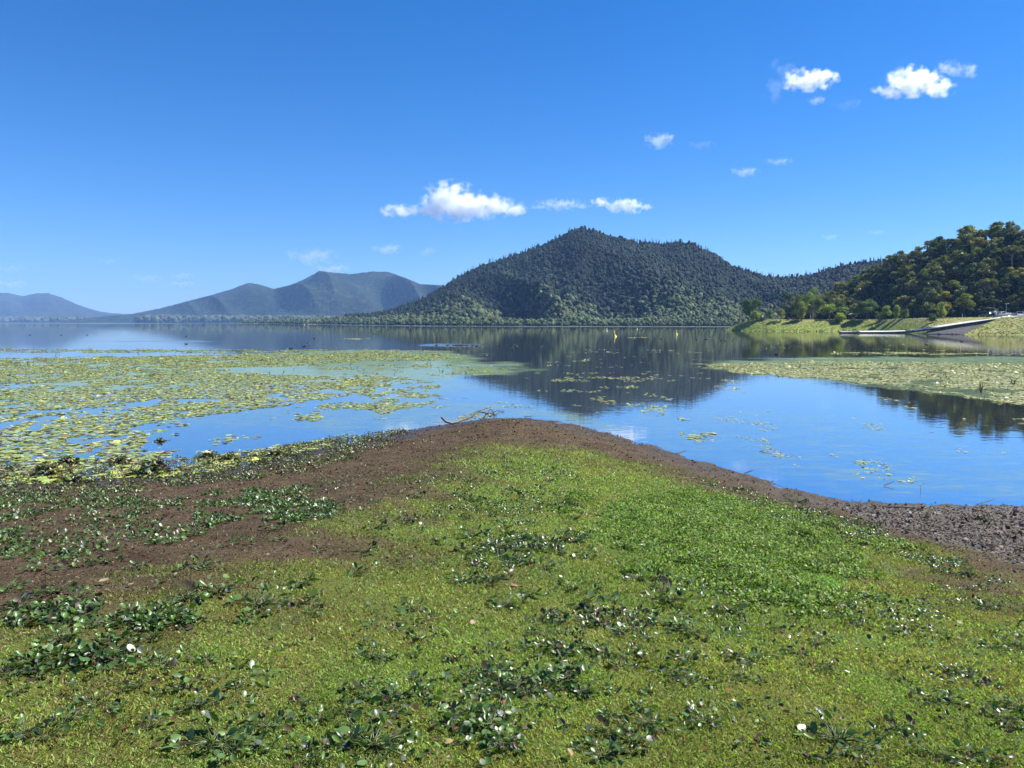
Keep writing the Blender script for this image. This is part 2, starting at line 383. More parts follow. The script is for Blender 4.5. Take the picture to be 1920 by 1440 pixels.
def skyline_z(sil, D, drop=0): return lambda u: EYE + tan_el(np.interp(u, [p[0] for p in sil], [p[1] for p in sil]) + drop) * D(u)
# far left hill
S1 = [(-900, 600), (-500, 570), (-250, 556), (-100, 560), (-40, 552), (0, 549), (20, 549), (45, 555), (70, 550), (92, 549), (115, 556), (150, 572), (190, 585), (240, 589), (330, 592), (500, 597), (800, 601)]
D1 = C_(6200)
M_far1 = m_hill('far_forest_slope', (.014, .02, .018), (.025, .033, .026), (.05, .055, .042), .02, 10)
h1 = Hill(-520, 800, 320, 60, [(C_(3900), C_(-2)), (C_(4200), C_(10)), (C_(4900), lambda u: .35 * skyline_z(S1, D1)(u)), (D1, skyline_z(S1, D1)), (C_(7600), C_(0))],
          lambda u, v, D: sstep(.6, 1.5, v) * (1 - sstep(2.5, 3, v)) * 60 * (fbm(u / 45, D / 900, 4, 11) - .5) + sstep(0, .5, v) * 10 * (fbm(u / 2.2, D / 60, 3, 12) - .5))
tag(mk_obj('hills', h1.mesh('hills', M_far1)), 'low blue hills farthest away on the left', 'hills', kind='structure')
# far middle mountain
S2 = [(120, 600), (190, 593), (250, 588), (300, 578), (350, 565), (400, 552), (440, 540), (468, 529), (490, 533), (515, 541), (545, 534), (570, 524), (600, 507), (625, 510), (660, 513), (700, 508), (730, 509), (760, 520), (790, 532), (830, 534), (900, 545), (1000, 560)]
D2 = C_(4000)
h2 = Hill(100, 1000, 420, 110, [(C_(2600), C_(-2)), (C_(2800), C_(4)), (C_(3300), lambda u: .4 * skyline_z(S2, D2)(u)), (D2, skyline_z(S2, D2)), (C_(5200), C_(0))],
          lambda u, v, D: sstep(.9, 1.9, v) * (1 - sstep(2.1, 2.85, v)) * 190 * (1 - np.abs(2 * vnoise(u / 70 + D / 900, D / 2500, 21) - 1) - .45) * np.clip(skyline_z(S2, D2)(u) / 250, 0, 1) + sstep(.2, 1, v) * 9 * (fbm(u / 1.6, D / 25, 3, 22) - .5), (3, skyline_z(S2, D2), D2))
tag(mk_obj('mountain', h2.mesh('mountain', m_hill('mid_forest_slope', (.004, .010, .009), (.018, .030, .020), (.07, .085, .05), .035, 22))), 'long blue forested mountain with two humps beyond the lake', 'mountain', kind='structure')
# main mountain
S3 = [(430, 604), (480, 602), (600, 601), (690, 598), (740, 588), (780, 574), (820, 552), (860, 527), (900, 505), (950, 489), (1000, 473), (1040, 455), (1070, 438), (1090, 433), (1115, 437), (1140, 448), (1165, 451), (1195, 461),
      (1215, 460), (1240, 464), (1270, 460), (1300, 467), (1340, 485), (1370, 505), (1400, 517), (1440, 527), (1480, 528), (1520, 522), (1560, 511), (1600, 502), (1640, 497), (1720, 500), (1900, 520), (2300, 560)]
Ds = interp([(430, 1700), (480, 1500), (560, 1150), (640, 950), (740, 790), (850, 690), (1000, 635), (1400, 622), (2300, 600)])
Dr = lambda u: Ds(u) + np.interp(u, [430, 700, 900, 1250, 1500, 2300], [120, 330, 560, 560, 420, 300])
Db = lambda u: Ds(u) + np.interp(u, [430, 700, 900, 2300], [60, 90, 110, 100])
zr = skyline_z(S3, Dr)
def spur3(u, v, D):
    a = np.clip(zr(u) / 120, 0, 1.2)
    return sstep(1.1, 2.1, v) * (1 - sstep(2.1, 3, v)) * a * 32 * (1 - np.abs(2 * vnoise((u + .35 * D) / 95, D / 700, 33) - 1) - .5) * 1.3 \
        + sstep(1, 2, v) * (1 - sstep(2.6, 3, v)) * a * 14 * (fbm(u / 30, D / 110, 4, 34) - .5)
hm = Hill(430, 2300, 700, 170, [(lambda u: Ds(u) - 8, C_(-1.2)), (lambda u: Ds(u) + 2, C_(.3)), (Db, lambda u: np.minimum(6, .4 * np.maximum(zr(u), 2))), (Dr, zr), (lambda u: Dr(u) + 500, C_(-1))], spur3, (3, zr, Dr))
# smoother rise: extra knots come from the linear run plus spurs
M_main = m_hill('forest_floor', (.018, .026, .014), (.035, .045, .022), (.06, .065, .03), .15, 2)
tag(mk_obj('main_mountain', hm.mesh('main_mountain', M_main)), 'steep dark forested mountain with a pointed top across the lake', 'mountain', kind='structure')

# right shore: bank, terrace and hill
S4 = [(1355, 612), (1400, 600), (1460, 598), (1500, 592), (1530, 585), (1560, 570), (1600, 550), (1640, 528), (1700, 500), (1740, 487), (1780, 475), (1810, 463), (1850, 457), (1885, 454), (1920, 457), (2000, 462), (2200, 490), (2400, 520)]
Es = interp([(1355, 352), (1362, 350), (1390, 330), (1440, 318), (1480, 315), (1580, 313), (1640, 300), (1700, 268), (1740, 246), (1785, 240), (1850, 232), (1920, 226), (2100, 215), (2400, 205)])
Ew = interp([(1355, 3), (1400, 13), (1600, 14), (1700, 20), (1800, 28), (2400, 28)])
Eb = lambda u: Es(u) + Ew(u)
Ep = lambda u: Eb(u) + np.interp(u, [1355, 1400, 1500, 1700, 2400], [3, 12, 26, 26, 24])
Ec = lambda u: np.maximum(Ep(u) + 6, np.interp(u, [1355, 1480, 1600, 1700, 1850, 1920, 2400], [360, 410, 388, 352, 318, 308, 290]))
zt = interp([(1355, -.6), (1364, .3), (1380, 2.2), (1395, 3.9), (1410, 4.9), (1600, 4.7), (1700, 5.0), (1850, 5.4), (2400, 5.6)])
zc = lambda u: np.maximum(zt(u), EYE + tan_el(np.interp(u, [p[0] for p in S4], [p[1] for p in S4])) * Ec(u))
zc2 = lambda u: np.where(u < 1460, zt(u), zc(u))
JPX = [1578, 1614, 1670, 1703, 1720, 1740, 1765, 1800, 1840, 1870, 1893, 1935]; JPY = [622.3, 622.3, 622.0, 621.4, 619.6, 616.6, 612.8, 607.4, 601.6, 597.4, 594.6, 593.2]
def ramp_z(v):
    a = (np.asarray(v, float) - .8) / 1.32; ul = 1706 + 174 * a; D = np.interp(a, [0, 1], [262, 268])
    return np.where(a < .12, -.9 + a / .12 * .9, 0) + EYE + tan_el(np.interp(ul, JPX, JPY)) * D - 1.15 + .75 * sstep(.75, 1.0, a)
def spur4(u, v, D):
    return _spur4(u, v, D) * (1 - ramp_mask(u, v)) + ramp_mask(u, v) * (ramp_z(v) - .5 - np.interp(v, [0, 1, 2, 3], [-1.2, -.02, 5.1, 5.4]))
def ramp_mask(u, v):
    a = (v - .8) / 1.32; return sstep(1706 + 174 * a - 9, 1706 + 174 * a - 4, u) * (1 - sstep(1786 + 92 * a - 1, 1786 + 92 * a + 6, u)) * sstep(-.3, -.1, a) * (1 - sstep(1.0, 1.1, a))
def _spur4(u, v, D):
    X = D * (u - 960) / F
    return sstep(.5, 1.2, v) * ((1 - sstep(2.3, 3, v)) * .38 * (fbm(X / 5, D / 3, 4, 51) - .5)) + sstep(1, 1.5, v) * (1 - sstep(1.6, 2.4, v)) * .5 * (fbm(X / 9, D / 6, 3, 52) - .5) + sstep(3, 3.4, v) * (1 - sstep(3.6, 4, v)) * 5 * (fbm(X / 25, D / 25, 3, 53) - .5)
he = Hill(1355, 2400, 620, 200, [(lambda u: Es(u) - 3, C_(-1.2)), (Es, C_(-.02)), (Eb, zt), (Ep, lambda u: zt(u) + .2), (Ec, zc2), (lambda u: Ec(u) + 120, lambda u: zc2(u) * .8)], spur4)
me = he.mesh('right_bank', [])
U_, V_ = np.meshgrid(he.u, he.v, indexing='ij'); u_ = U_.ravel(); v_ = V_.ravel()
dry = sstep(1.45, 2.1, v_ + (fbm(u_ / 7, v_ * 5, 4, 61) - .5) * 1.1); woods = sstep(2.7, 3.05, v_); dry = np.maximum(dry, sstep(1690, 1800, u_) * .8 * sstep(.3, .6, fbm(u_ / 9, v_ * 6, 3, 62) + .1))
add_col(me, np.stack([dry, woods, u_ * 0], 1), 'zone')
m, n, b, _ = mat('bank_grass'); g = N(n, 'ShaderNodeNewGeometry').outputs['Position']
zs = N(n, 'ShaderNodeSeparateColor'); n.links.new(attr(n, 'zone').outputs['Color'], zs.inputs[0])
a = noise(n, .9, 7, .72, g); a2 = noise(n, .16, 4, .6, g)
green = ramp(n, a, [(.33, (.08, .115, .022)), (.5, (.18, .22, .044)), (.66, (.30, .31, .08))])
dryc = ramp(n, a, [(.33, (.09, .08, .03)), (.5, (.22, .20, .085)), (.66, (.34, .31, .16))])
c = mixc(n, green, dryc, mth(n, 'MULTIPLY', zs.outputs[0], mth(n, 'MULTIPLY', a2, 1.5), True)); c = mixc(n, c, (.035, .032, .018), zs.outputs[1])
n.links.new(c, b.inputs['Base Color']); b.inputs['Roughness'].default_value = .9; b.inputs['Specular IOR Level'].default_value = .1
bump(n, b, a, .7, .25); me.materials.append(m)
tag(mk_obj('right_bank', me), 'grassy bank and terrace below the wooded hill on the right shore', 'bank', kind='structure')
def bank(u, v): return he.pos(np.array([float(u)]), np.array([float(v)]))[0]

# ================================================================== forest on the far hills (masses)
def unit_trees(nvar, kind, seed):
    r = np.random.default_rng(seed); out = []
    phi = (1 + 5 ** .5) / 2
    ico = np.array([(-1, phi, 0), (1, phi, 0), (-1, -phi, 0), (1, -phi, 0), (0, -1, phi), (0, 1, phi), (0, -1, -phi), (0, 1, -phi), (phi, 0, -1), (phi, 0, 1), (-phi, 0, -1), (-phi, 0, 1)]) / math.sqrt(1 + phi * phi)
    fc = np.array([(0, 11, 5), (0, 5, 1), (0, 1, 7), (0, 7, 10), (0, 10, 11), (1, 5, 9), (5, 11, 4), (11, 10, 2), (10, 7, 6), (7, 1, 8), (3, 9, 4), (3, 4, 2), (3, 2, 6), (3, 6, 8), (3, 8, 9), (4, 9, 5), (2, 4, 11), (6, 2, 10), (8, 6, 7), (9, 8, 1)])
    for k in range(nvar):
        V = []; Fs = []; base = 0
        nb = 2 if kind == 'round' else 4
        for j in range(nb):
            P = ico * r.uniform(.6, 1.35, (12, 1))
            if kind == 'round': P = P * r.uniform(.38, .62) + np.array([r.uniform(-.38, .38), r.uniform(-.38, .38), .55 + r.uniform(-.2, .3)])
            else: s_ = .42 * (1 - j / 4.6); P = P * np.array([s_, s_, .32]) + np.array([r.uniform(-.06, .06), r.uniform(-.06, .06), .35 + j * .42])
            V.append(P); Fs.append(fc + base); base += 12
        out.append((np.concatenate(V), np.concatenate(Fs)))
    return out
def scatter(name, pos, hgt, wid, cols, variants, m, seed=1):
    r = np.random.default_rng(seed); Vs = []; Fs = []; Cs = []; base = 0; which = r.integers(0, len(variants), len(pos))
    for k, (V, Fc) in enumerate(variants):
        i = np.where(which == k)[0]
        if not len(i): continue
        a = r.uniform(0, 6.28, len(i)); ca, sa = np.cos(a)[:, None], np.sin(a)[:, None]
        X = (V[None, :, 0] * ca - V[None, :, 1] * sa) * wid[i, None]; Y = (V[None, :, 0] * sa + V[None, :, 1] * ca) * wid[i, None]; Z = V[None, :, 2] * hgt[i, None]
        P = np.stack([X, Y, Z], -1) + pos[i, None, :]; nv = V.shape[0]
        Vs.append(P.reshape(-1, 3)); Fs.append((Fc[None] + (np.arange(len(i)) * nv)[:, None, None]).reshape(-1, Fc.shape[1]) + base); base += len(i) * nv
        Cs.append(np.repeat(cols[i], nv, 0))
    return mk_mesh(name, np.concatenate(Vs), np.concatenate(Fs), m, np.concatenate(Cs), True)
def fcol(n_, c, var, r, bright=None):
    k = r.uniform(1 - var, 1 + var, (n_, 1)); c = np.array(c)[None] * k * (1 + r.uniform(-.12, .12, (n_, 3)))
    if bright is not None: c = c * bright[:, None]
    return np.clip(c, .005, .9)
rd = unit_trees(6, 'round', 1); cone = unit_trees(4, 'cone', 2)
# main slope, sampled evenly over the ground
nT = 80000; r = np.random.default_rng(3)
u = r.uniform(470, 1900, nT); v = 2 + np.sqrt(r.uniform(.0, 1.06, nT)) ** 1.2; keep = (zr(u) > 7); u, v = u[keep], v[keep]
P = hm.pos(u, v); patch = fbm(P[:, 0] / 90, P[:, 1] / 140, 3, 71); low = 1 - sstep(2.1, 2.55, v + (patch - .5) * .8)
leftl = 1 - sstep(820, 1150, u)
tall = np.where(r.random(len(u)) < .12, 1.5, 1.0) * r.uniform(.55, 1.5, len(u))
br = .72 * (.75 + .25 * low * (.3 + .7 * leftl) + .9 * (patch - .5)) * r.choice([.6, 1, 1.1, 1.6], len(u), p=[.25, .4, .25, .1])
cols = fcol(len(u), (.028, .047, .031), .42, r, np.maximum(br, .25)); bare = fbm(P[:, 0] / 38, P[:, 1] / 60, 3, 73); cols = np.where((bare > .60)[:, None] & (r.random(len(u)) < .6)[:, None], cols * [1.25, 1.2, 1.05], cols)
P[:, 2] -= .8
o1 = scatter('forest', P, 3.8 * tall, 4.3 * r.uniform(.7, 1.3, len(u)), cols, rd, M_far_crown)
tag(mk_obj('forest', o1), 'dark dense forest covering the steep mountain across the lake', 'forest', kind='stuff')
# pointed pines along the crest
nT = 900; u = r.uniform(740, 1900, nT); v = 3 - np.abs(r.normal(0, .035, nT)); P = hm.pos(u, v); P[:, 2] -= .5
dens = vnoise(u / 12, u * 0, 5); keep = (dens > .35) & (np.abs(u - 1095) > 28) & (np.abs(u - 1150) > 22); P = P[keep]; nn = len(P)
o1 = scatter('crest_pines', P, r.uniform(3, 7.5, nn), r.uniform(1.7, 3.2, nn), fcol(nn, (.03, .045, .026), .3, r), cone, M_far_crown, 5)
tag(mk_obj('crest_trees', o1), 'thin pointed pines standing along the crest of the mountain', 'trees', kind='stuff')
# lower pale belt along the far shore
nT = 9000; u = r.uniform(455, 1480, nT); v = r.uniform(1.0, 2.15, nT); P = hm.pos(u, v); P[:, 2] -= .3
hh = np.interp(v, [1, 1.2, 2.1], [2.4, 3.6, 5.0]) * r.uniform(.6, 1.3, nT)
o1 = scatter('shore_woods', P, hh, hh * .85, fcol(nT, (.075, .10, .042), .35, r, r.choice([.55, 1, 1.3], nT)), rd, M_far_crown, 6)
tag(mk_obj('shore_woods', o1), 'pale green low trees in a belt along the far shore', 'woods', kind='stuff')
# belt at the foot of the far left hills
nT = 7000; u = r.uniform(-150, 1000, nT); D = r.uniform(2500, 3400, nT) + np.where(u < 260, 900, 0); X = D * (u - 960) / F
P = np.stack([X, D, np.interp((u > 260) * 1.0, [0, 1], [2, 3]) + (D - np.where(u < 260, 3400, 2500)) * .012], 1)
o1 = scatter('lowland_trees', P, r.uniform(8, 17, nT), r.uniform(12, 26, nT), fcol(nT, (.075, .09, .05), .35, r), rd, M_far_crown, 8)
tag(mk_obj('lowland_trees', o1), 'low hazy trees at the foot of the far blue hills', 'trees', kind='stuff')
# pale sandy strip at the far water line
u = np.linspace(452, 1480, 260); A = hm.pos(u, np.full(260, .72)); B = hm.pos(u, np.full(260, 1.12)); A[:, 2] = .06; B[:, 2] = .75
me = mk_mesh('far_beach', np.stack([A, B], 1).reshape(-1, 3), grid_faces(260, 2), m_simple('pale_sand', (.34, .32, .28), .9, .3, .1), None)
tag(mk_obj('far_beach', me), 'thin pale strip of beach below the far shore trees', 'beach', kind='structure')

# ================================================================== real trees
def leafy(clumps, per, ls, r, flat=.8):
    """leaf-cluster faces spread through clump volumes -> verts, faces, colours"""
    Vs = []; Cs = []
    for c, rad, tone in clumps:
        nL = int(per * rad[0] * rad[1])
        d = r.normal(size=(nL, 3)); d /= np.linalg.norm(d, axis=1)[:, None]
        p = np.array(c) + d * np.array(rad) * (r.uniform(.25, 1.0, (nL, 1)) ** .55)
        nrm = d * .75 + r.normal(size=(nL, 3)) * .55; nrm /= np.linalg.norm(nrm, axis=1)[:, None]
        t = np.cross(nrm, r.normal(size=(nL, 3))); t /= np.linalg.norm(t, axis=1)[:, None]; bt = np.cross(nrm, t)
        s = ls * r.uniform(.55, 1.4, (nL, 1)); 
        q = np.stack([p - t * s * .9, p - bt * s * .45, p + t * s * .9 + nrm * s * .2, p + bt * s * .5], 1)
        Vs.append(q.reshape(-1, 3)); col = np.array(tone)[None] * r.uniform(.72, 1.3, (nL, 1)) * (1 + r.uniform(-.1, .1, (nL, 3)))
        Cs.append(np.repeat(col, 4, 0))
    V = np.concatenate(Vs); return V, np.arange(len(V)).reshape(-1, 4), np.clip(np.concatenate(Cs), .003, .9)
def tree_parts(h, w, shape, col, seed, ls=.34, per=26, trunk_h=.3, nc=26, pale=False):
    """unit built at real size: returns crown mesh, trunk mesh"""
    r = np.random.default_rng(seed); cl = []; base = h * trunk_h; tb = MB()
    for i in range(nc):
        for _ in range(40):
            a = r.uniform(0, 6.283); t = r.uniform(0, 1)
            if shape == 'gum': env = .5 * w * (.45 + .75 * math.sin(min(1, t * 1.05) * math.pi) ** .7) * (1 if t < .8 else .8); rmin = .25
            elif shape == 'dome': env = .5 * w * math.sqrt(max(.02, 1 - (t * .95) ** 2)); rmin = .45
            elif shape == 'slim': env = .5 * w * (1 - .75 * t ** 1.5) * (.6 + .4 * min(1, t * 4)); rmin = .0
            else: env = .5 * w * math.sin(math.pi * (.12 + .8 * t)) ** .6; rmin = .3
            rad_ = env * math.sqrt(r.uniform(rmin, 1)); break
        z = base + (h - base) * (t * .86 + .05); s = r.uniform(.11, .21) * w * (1.0 if shape != 'slim' else 1.5)
        c = (rad_ * math.cos(a) * .85, rad_ * math.sin(a) * .85, z); tone = np.array(col) * r.choice([.7, .9, 1.05, 1.35])
        fl = .62 if shape in ('dome', 'gum') else .9
        cl.append((c, (s, s, s * fl * r.uniform(.8, 1.15)), tone))
    V, Fc, C = leafy(cl, per, ls, r)
    crown = mk_mesh('crown', V, Fc, M_crown, C)
    lean = r.uniform(-.05, .05, 2) * h; tr = h * .022 + .05; top = base + (h - base) * .55
    pts = [(0, 0, -.4), (lean[0] * .3, lean[1] * .3, base * .5), (lean[0], lean[1], base), (lean[0] * 1.3, lean[1] * 1.3, top)]
    tb.tube(pts, [tr * 1.35, tr, tr * .8, tr * .25], 7)
    for k in r.choice(len(cl), min(9, len(cl)), replace=False):
        c = cl[k][0]; z0 = base * r.uniform(.75, 1.05) if shape in ('dome',) else base + (min(c[2], top) - base) * .45
        f = z0 / max(base, .1); st = (lean[0] * min(1, f), lean[1] * min(1, f), z0)
        mid = tuple(st[q] * .5 + c[q] * .5 + (0, 0, .06 * h)[q] for q in range(3))
        tb.tube([st, mid, c], [tr * .6, tr * .38, tr * .12], 5)
    trunk = tb.mesh('trunk', M_palebark if pale else M_bark, True)
    return crown, trunk
def place_tree(name, parts, loc, rz, s, label, group=None, cat='tree'):
    e = empty(name, loc, rz, s); tag(e, label, cat, group)
    mk_obj('crown', parts[0], e); mk_obj('trunk', parts[1], e); return e
# wooded hill: individual trees, in rows from the terrace up to the crest
olive = (.085, .105, .034)
gum = [tree_parts(8.6, 6.6, 'gum', ((.14, .15, .040), (.105, .13, .040), (.19, .18, .048), (.085, .10, .034), (.155, .15, .06), (.13, .16, .034))[k % 6], 100 + k, .36, 48, .34, 32, pale=k % 2 == 0) for k in range(8)]
r = np.random.default_rng(11); spots = []
cand_u = r.uniform(1492, 1990, 9000); cand_v = 2.78 + 1.28 * r.random(9000)
cp_ = he.pos(cand_u, cand_v)
for i in range(len(cand_u)):
    if cand_v[i] > 4.06 or (cand_u[i] > 1825 and cand_v[i] < 3.05): continue
    p = cp_[i]; gap = 4.7 if cand_v[i] > 2.95 else 5.2
    if all((p[0] - q[0]) ** 2 + (p[1] - q[1]) ** 2 > gap * gap for q in spots): spots.append(p)
    if len(spots) >= 400: break
spots = sorted(spots, key=lambda p: -p[1])[-290:]
print('hill trees', len(spots))
for i, p in enumerate(spots):
    place_tree('gum_tree', gum[i % 8], (p[0], p[1], p[2] - .2), r.uniform(0, 6.28), r.uniform(.72, 1.18),
               'olive green gum tree crowded among others on the wooded hillside', 'gum trees covering the hillside on the right')
# low understory so the hill floor reads as bush
nT = 2600; u = r.uniform(1480, 2050, nT); v = r.uniform(2.9, 4.3, nT); P = he.pos(u, v)
hh = r.uniform(1.2, 3.2, nT)
o1 = scatter('undergrowth', P, hh, hh * 1.3, fcol(nT, (.04, .05, .022), .4, r), rd, M_far_crown, 9)
tag(mk_obj('undergrowth', o1), 'dark scrub filling the ground between the hillside trees', 'undergrowth', kind='stuff')

# trees standing on the bank, each read from the photograph: px, top py, width px, v, shape, colour
BT = [
 ('broad_tree', 1410, 561, 42, 2.3, 'round', (.05, .085, .022), .12, 'big round dark tree at the tip of the right bank', 0),
 ('bush', 1418, 584, 24, 1.9, 'round', (.13, .17, .04), .12, 'bright low bush in front of the round tree at the bank tip', 0),
 ('small_tree', 1442, 580, 18, 2.2, 'round', (.055, .095, .025), .15, 'small round tree just right of the white roofed shelter', 0),
 ('small_tree', 1464, 577, 17, 1.85, 'round', (.085, .105, .04), .12, 'grey green small tree whose long shadow runs down the bank', 0),
 ('dense_tree', 1485, 549, 44, 2.8, 'round', (.04, .065, .018), .22, 'wide very dark tree left of the tallest bank tree', 0),
 ('slender_tree', 1502, 563, 19, 1.9, 'slim', (.09, .115, .04), .12, 'pale narrow tree standing in front of the wide dark tree', 0),
 ('tall_tree', 1523, 539, 42, 2.35, 'round', (.055, .085, .022), .28, 'tallest tree on the bank with a pale trunk', 1),
 ('umbrella_tree', 1554, 571, 32, 2.1, 'dome', (.085, .125, .03), .40, 'flat topped tree between the tall tree and the bright bush', 0),
 ('umbrella_tree', 1577, 575, 30, 2.0, 'dome', (.10, .145, .03), .35, 'bright flat topped tree left of the small open shelter', 0),
 ('bush', 1573, 587, 22, 1.75, 'round', (.12, .16, .035), .15, 'rounded bush below the bright flat topped tree', 0),
 ('spreading_tree', 1625, 567, 48, 2.1, 'dome', (.065, .10, .025), .42, 'wide spreading tree with a forked dark trunk', 0),
 ('bush', 1598, 584, 18, 2.3, 'round', (.04, .06, .02), .15, 'dark bush left of the spreading tree', 0),
 ('bush', 1647, 583, 16, 1.9, 'round', (.06, .09, .022), .15, 'small dark bush right of the spreading tree', 0),
 ('small_tree', 1661, 574, 20, 2.0, 'slim', (.08, .12, .03), .12, 'leafy small tree between the dark bush and the pointed tree', 0),
 ('slender_tree', 1680, 569, 16, 2.0, 'slim', (.09, .13, .03), .12, 'pointed bright tree, middle one of the three small trees', 0),
 ('bush', 1694, 580, 18, 2.1, 'round', (.075, .105, .03), .15, 'round bush at the right end of the row of small trees', 0),
 ('slender_tree', 1764, 566, 18, 2.05, 'slim', (.105, .14, .035), .10, 'lone slender pale green tree beside the jetty slope', 0),
 ('bush', 1748, 588, 15, 1.7, 'round', (.05, .08, .022), .10, 'dark round bush at the foot of the lone slender tree', 0),
]
for i, (nm, px, top, wpx, v, shp, col, th_, lab, pale) in enumerate(BT):
    p = bank(px, v); h = (EYE + tan_el(top) * p[1]) - p[2]; wd = wpx / F * p[1]
    pr = tree_parts(h, wd * .96, shp, tuple(c * q for c, q in zip(col, (2.1, 1.9, 1.6))), 300 + i, .26, 130, th_, 24 if shp != 'slim' else 20, pale=bool(pale))
    place_tree(nm, pr, (p[0], p[1], p[2] - .05), 0, 1, lab, None, 'bush' if nm == 'bush' else 'tree')
# tufts and reeds on the bank
nT = 9000; u = r.uniform(1360, 2050, nT); v = r.uniform(1.0, 3.0, nT) ** 1.0; P = he.pos(u, v)
V = []; 
hh = (r.uniform(.06, .26, nT) * np.where(v < 1.12, 1.5, 1) * (.5 + fbm(P[:, 0] / 4, P[:, 1] / 4, 3, 63)))[:, None]; a = r.uniform(0, 6.28, nT); d = np.stack([np.cos(a), np.sin(a), 0 * a], 1) * .28
lean = np.stack([r.normal(0, .12, nT), r.normal(0, .12, nT), 0 * a], 1)
V = np.stack([P - d, P + d, P + d * .5 + lean + hh * [0, 0, 1], P - d * .6 + lean + hh * [0, 0, .8]], 1).reshape(-1, 3)
cc = np.where((v > 1.6)[:, None] & (r.random(nT) < .6)[:, None], fcol(nT, (.20, .18, .08), .4, r), fcol(nT, (.14, .18, .045), .4, r)); cc = np.where((v < 1.1)[:, None], cc * .6, cc)
cc = np.where((u > 1720)[:, None] & (r.random(nT) < .5)[:, None], fcol(nT, (.19, .14, .07), .4, r), cc)
ok = ~((u > 1700) & (u < 1845) & (v < 1.0 + 1.1 * (u - 1700) / 145 + .12) & (v > .9 + .9 * (u - 1790) / 80))
V = V.reshape(-1, 4, 3)[ok].reshape(-1, 3); cc = cc[ok]
me = mk_mesh('bank_tufts', V, np.arange(len(V)).reshape(-1, 4), M_blade, np.repeat(cc, 4, 0))
tag(mk_obj('bank_tufts', me), 'rough grass tufts and reeds over the right bank', 'grass', kind='stuff')
#PART2
# ------------------------------------------------------------------ boat ramp, jetty and what stands beside them
def ramp_pt(a, s):
    u = (1706 + 174 * a) * (1 - s) + (1786 + 96 * a) * s; v = .8 + 1.32 * a
    D = np.interp(v, [0, 1, 2, 3], [Es(u) - 3, Es(u), Eb(u), Ep(u)]); z = np.interp(v, [0, 1, 2, 3], [-.9, .02, float(zt(u)), float(zt(u)) + .2])
    return np.array([D * (u - 960) / F * cp, D, float(ramp_z(v))])
A_ = np.linspace(0, 1, 40); S_ = np.linspace(0, 1, 14)
V = np.array([ramp_pt(a, s) for a in A_ for s in S_]); V[:, 2] += (fbm(V[:, 0] * 2, V[:, 1] * 2, 3, 4) - .5) * .03
Vb = V.copy(); Vb[:, 2] -= .7
rim = [i * 14 for i in range(40)] + [39 * 14 + j for j in range(1, 14)] + [i * 14 + 13 for i in range(38, -1, -1)] + [j for j in range(12, 0, -1)]
Fc = grid_faces(40, 14).tolist() + [[rim[i], rim[(i + 1) % len(rim)], rim[(i + 1) % len(rim)] + 560, rim[i] + 560] for i in range(len(rim))]
me = mk_mesh('boat_ramp', np.concatenate([V, Vb]), np.array(Fc), m_simple('old_concrete', (.075, .072, .074), .95, .35, .6, .1, .02))
tag(mk_obj('boat_ramp', me), 'grey concrete boat ramp sloping into the water beside the long jetty', 'boat ramp', kind='structure')
M_white = m_simple('pale_concrete', (.5, .5, .49), .7, .1, 1.5, .3); M_dark = m_simple('dark_float', (.035, .035, .04), .7, .3, 1.5, .3)
JP = [(1578, 622.3), (1614, 622.3), (1670, 622.0), (1703, 621.4), (1720, 619.6), (1740, 616.6), (1765, 612.8), (1800, 607.4), (1840, 601.6), (1870, 597.4), (1893, 594.6), (1935, 593.2)]
def jd(u): return 266.0 if u < 1706 else float(ramp_pt(min(1, (u - 1706) / 174), 0)[1]) + .3
je = empty('jetty', at_d(1703, 621.4, jd(1703))); tag(je, 'long white topped jetty running from the water up along the boat ramp', 'jetty')
def jm(i0, i1, dz0, dz1, w0, w1, name, m):
    mb = MB(); P = [at_d(x, y, jd(x)) for x, y in JP[i0:i1 + 1]]; base = np.array(je.location); Vv = []
    for p in P: q = p - base; Vv += [(q[0], q[1] + w0, q[2] + dz1), (q[0], q[1] + w1, q[2] + dz1 + .26), (q[0], q[1] + w1, q[2] + dz0), (q[0], q[1] + w0, q[2] + dz0)]
    n_ = len(P); Fs = [[i * 4 + k, i * 4 + (k + 1) % 4, i * 4 + 4 + (k + 1) % 4, i * 4 + 4 + k] for i in range(n_ - 1) for k in range(4)] + [[0, 1, 2, 3], [4 * n_ - 1, 4 * n_ - 2, 4 * n_ - 3, 4 * n_ - 4]]
    mb.add(Vv, Fs); return mb.build(name, m, je)
jm(1, 4, -.06, .06, 0, 2.2, 'deck', M_white); jm(4, 11, -.12, .12, 0, 2.2, 'deck', M_white); jm(0, 1, -.10, .02, 0, 2.0, 'end_platform', m_simple('worn_grey_deck', (.2, .2, .2), .8, .2, 2))
jm(0, 4, -.56, -.42, .12, 2.0, 'float', M_dark); jm(4, 11, -.55, -.38, .15, 2.0, 'beam', M_dark)
for px in (1662, 1748, 1772):
    p = at_d(px, float(np.interp(px, [q[0] for q in JP], [q[1] for q in JP])), jd(px)) - np.array(je.location); mb = MB(); mb.tube([(p[0], p[1] + 2.5, p[2] - 1.6), (p[0], p[1] + 2.5, p[2] + .75)], .09, 8); mb.build('post', M_dark, je)
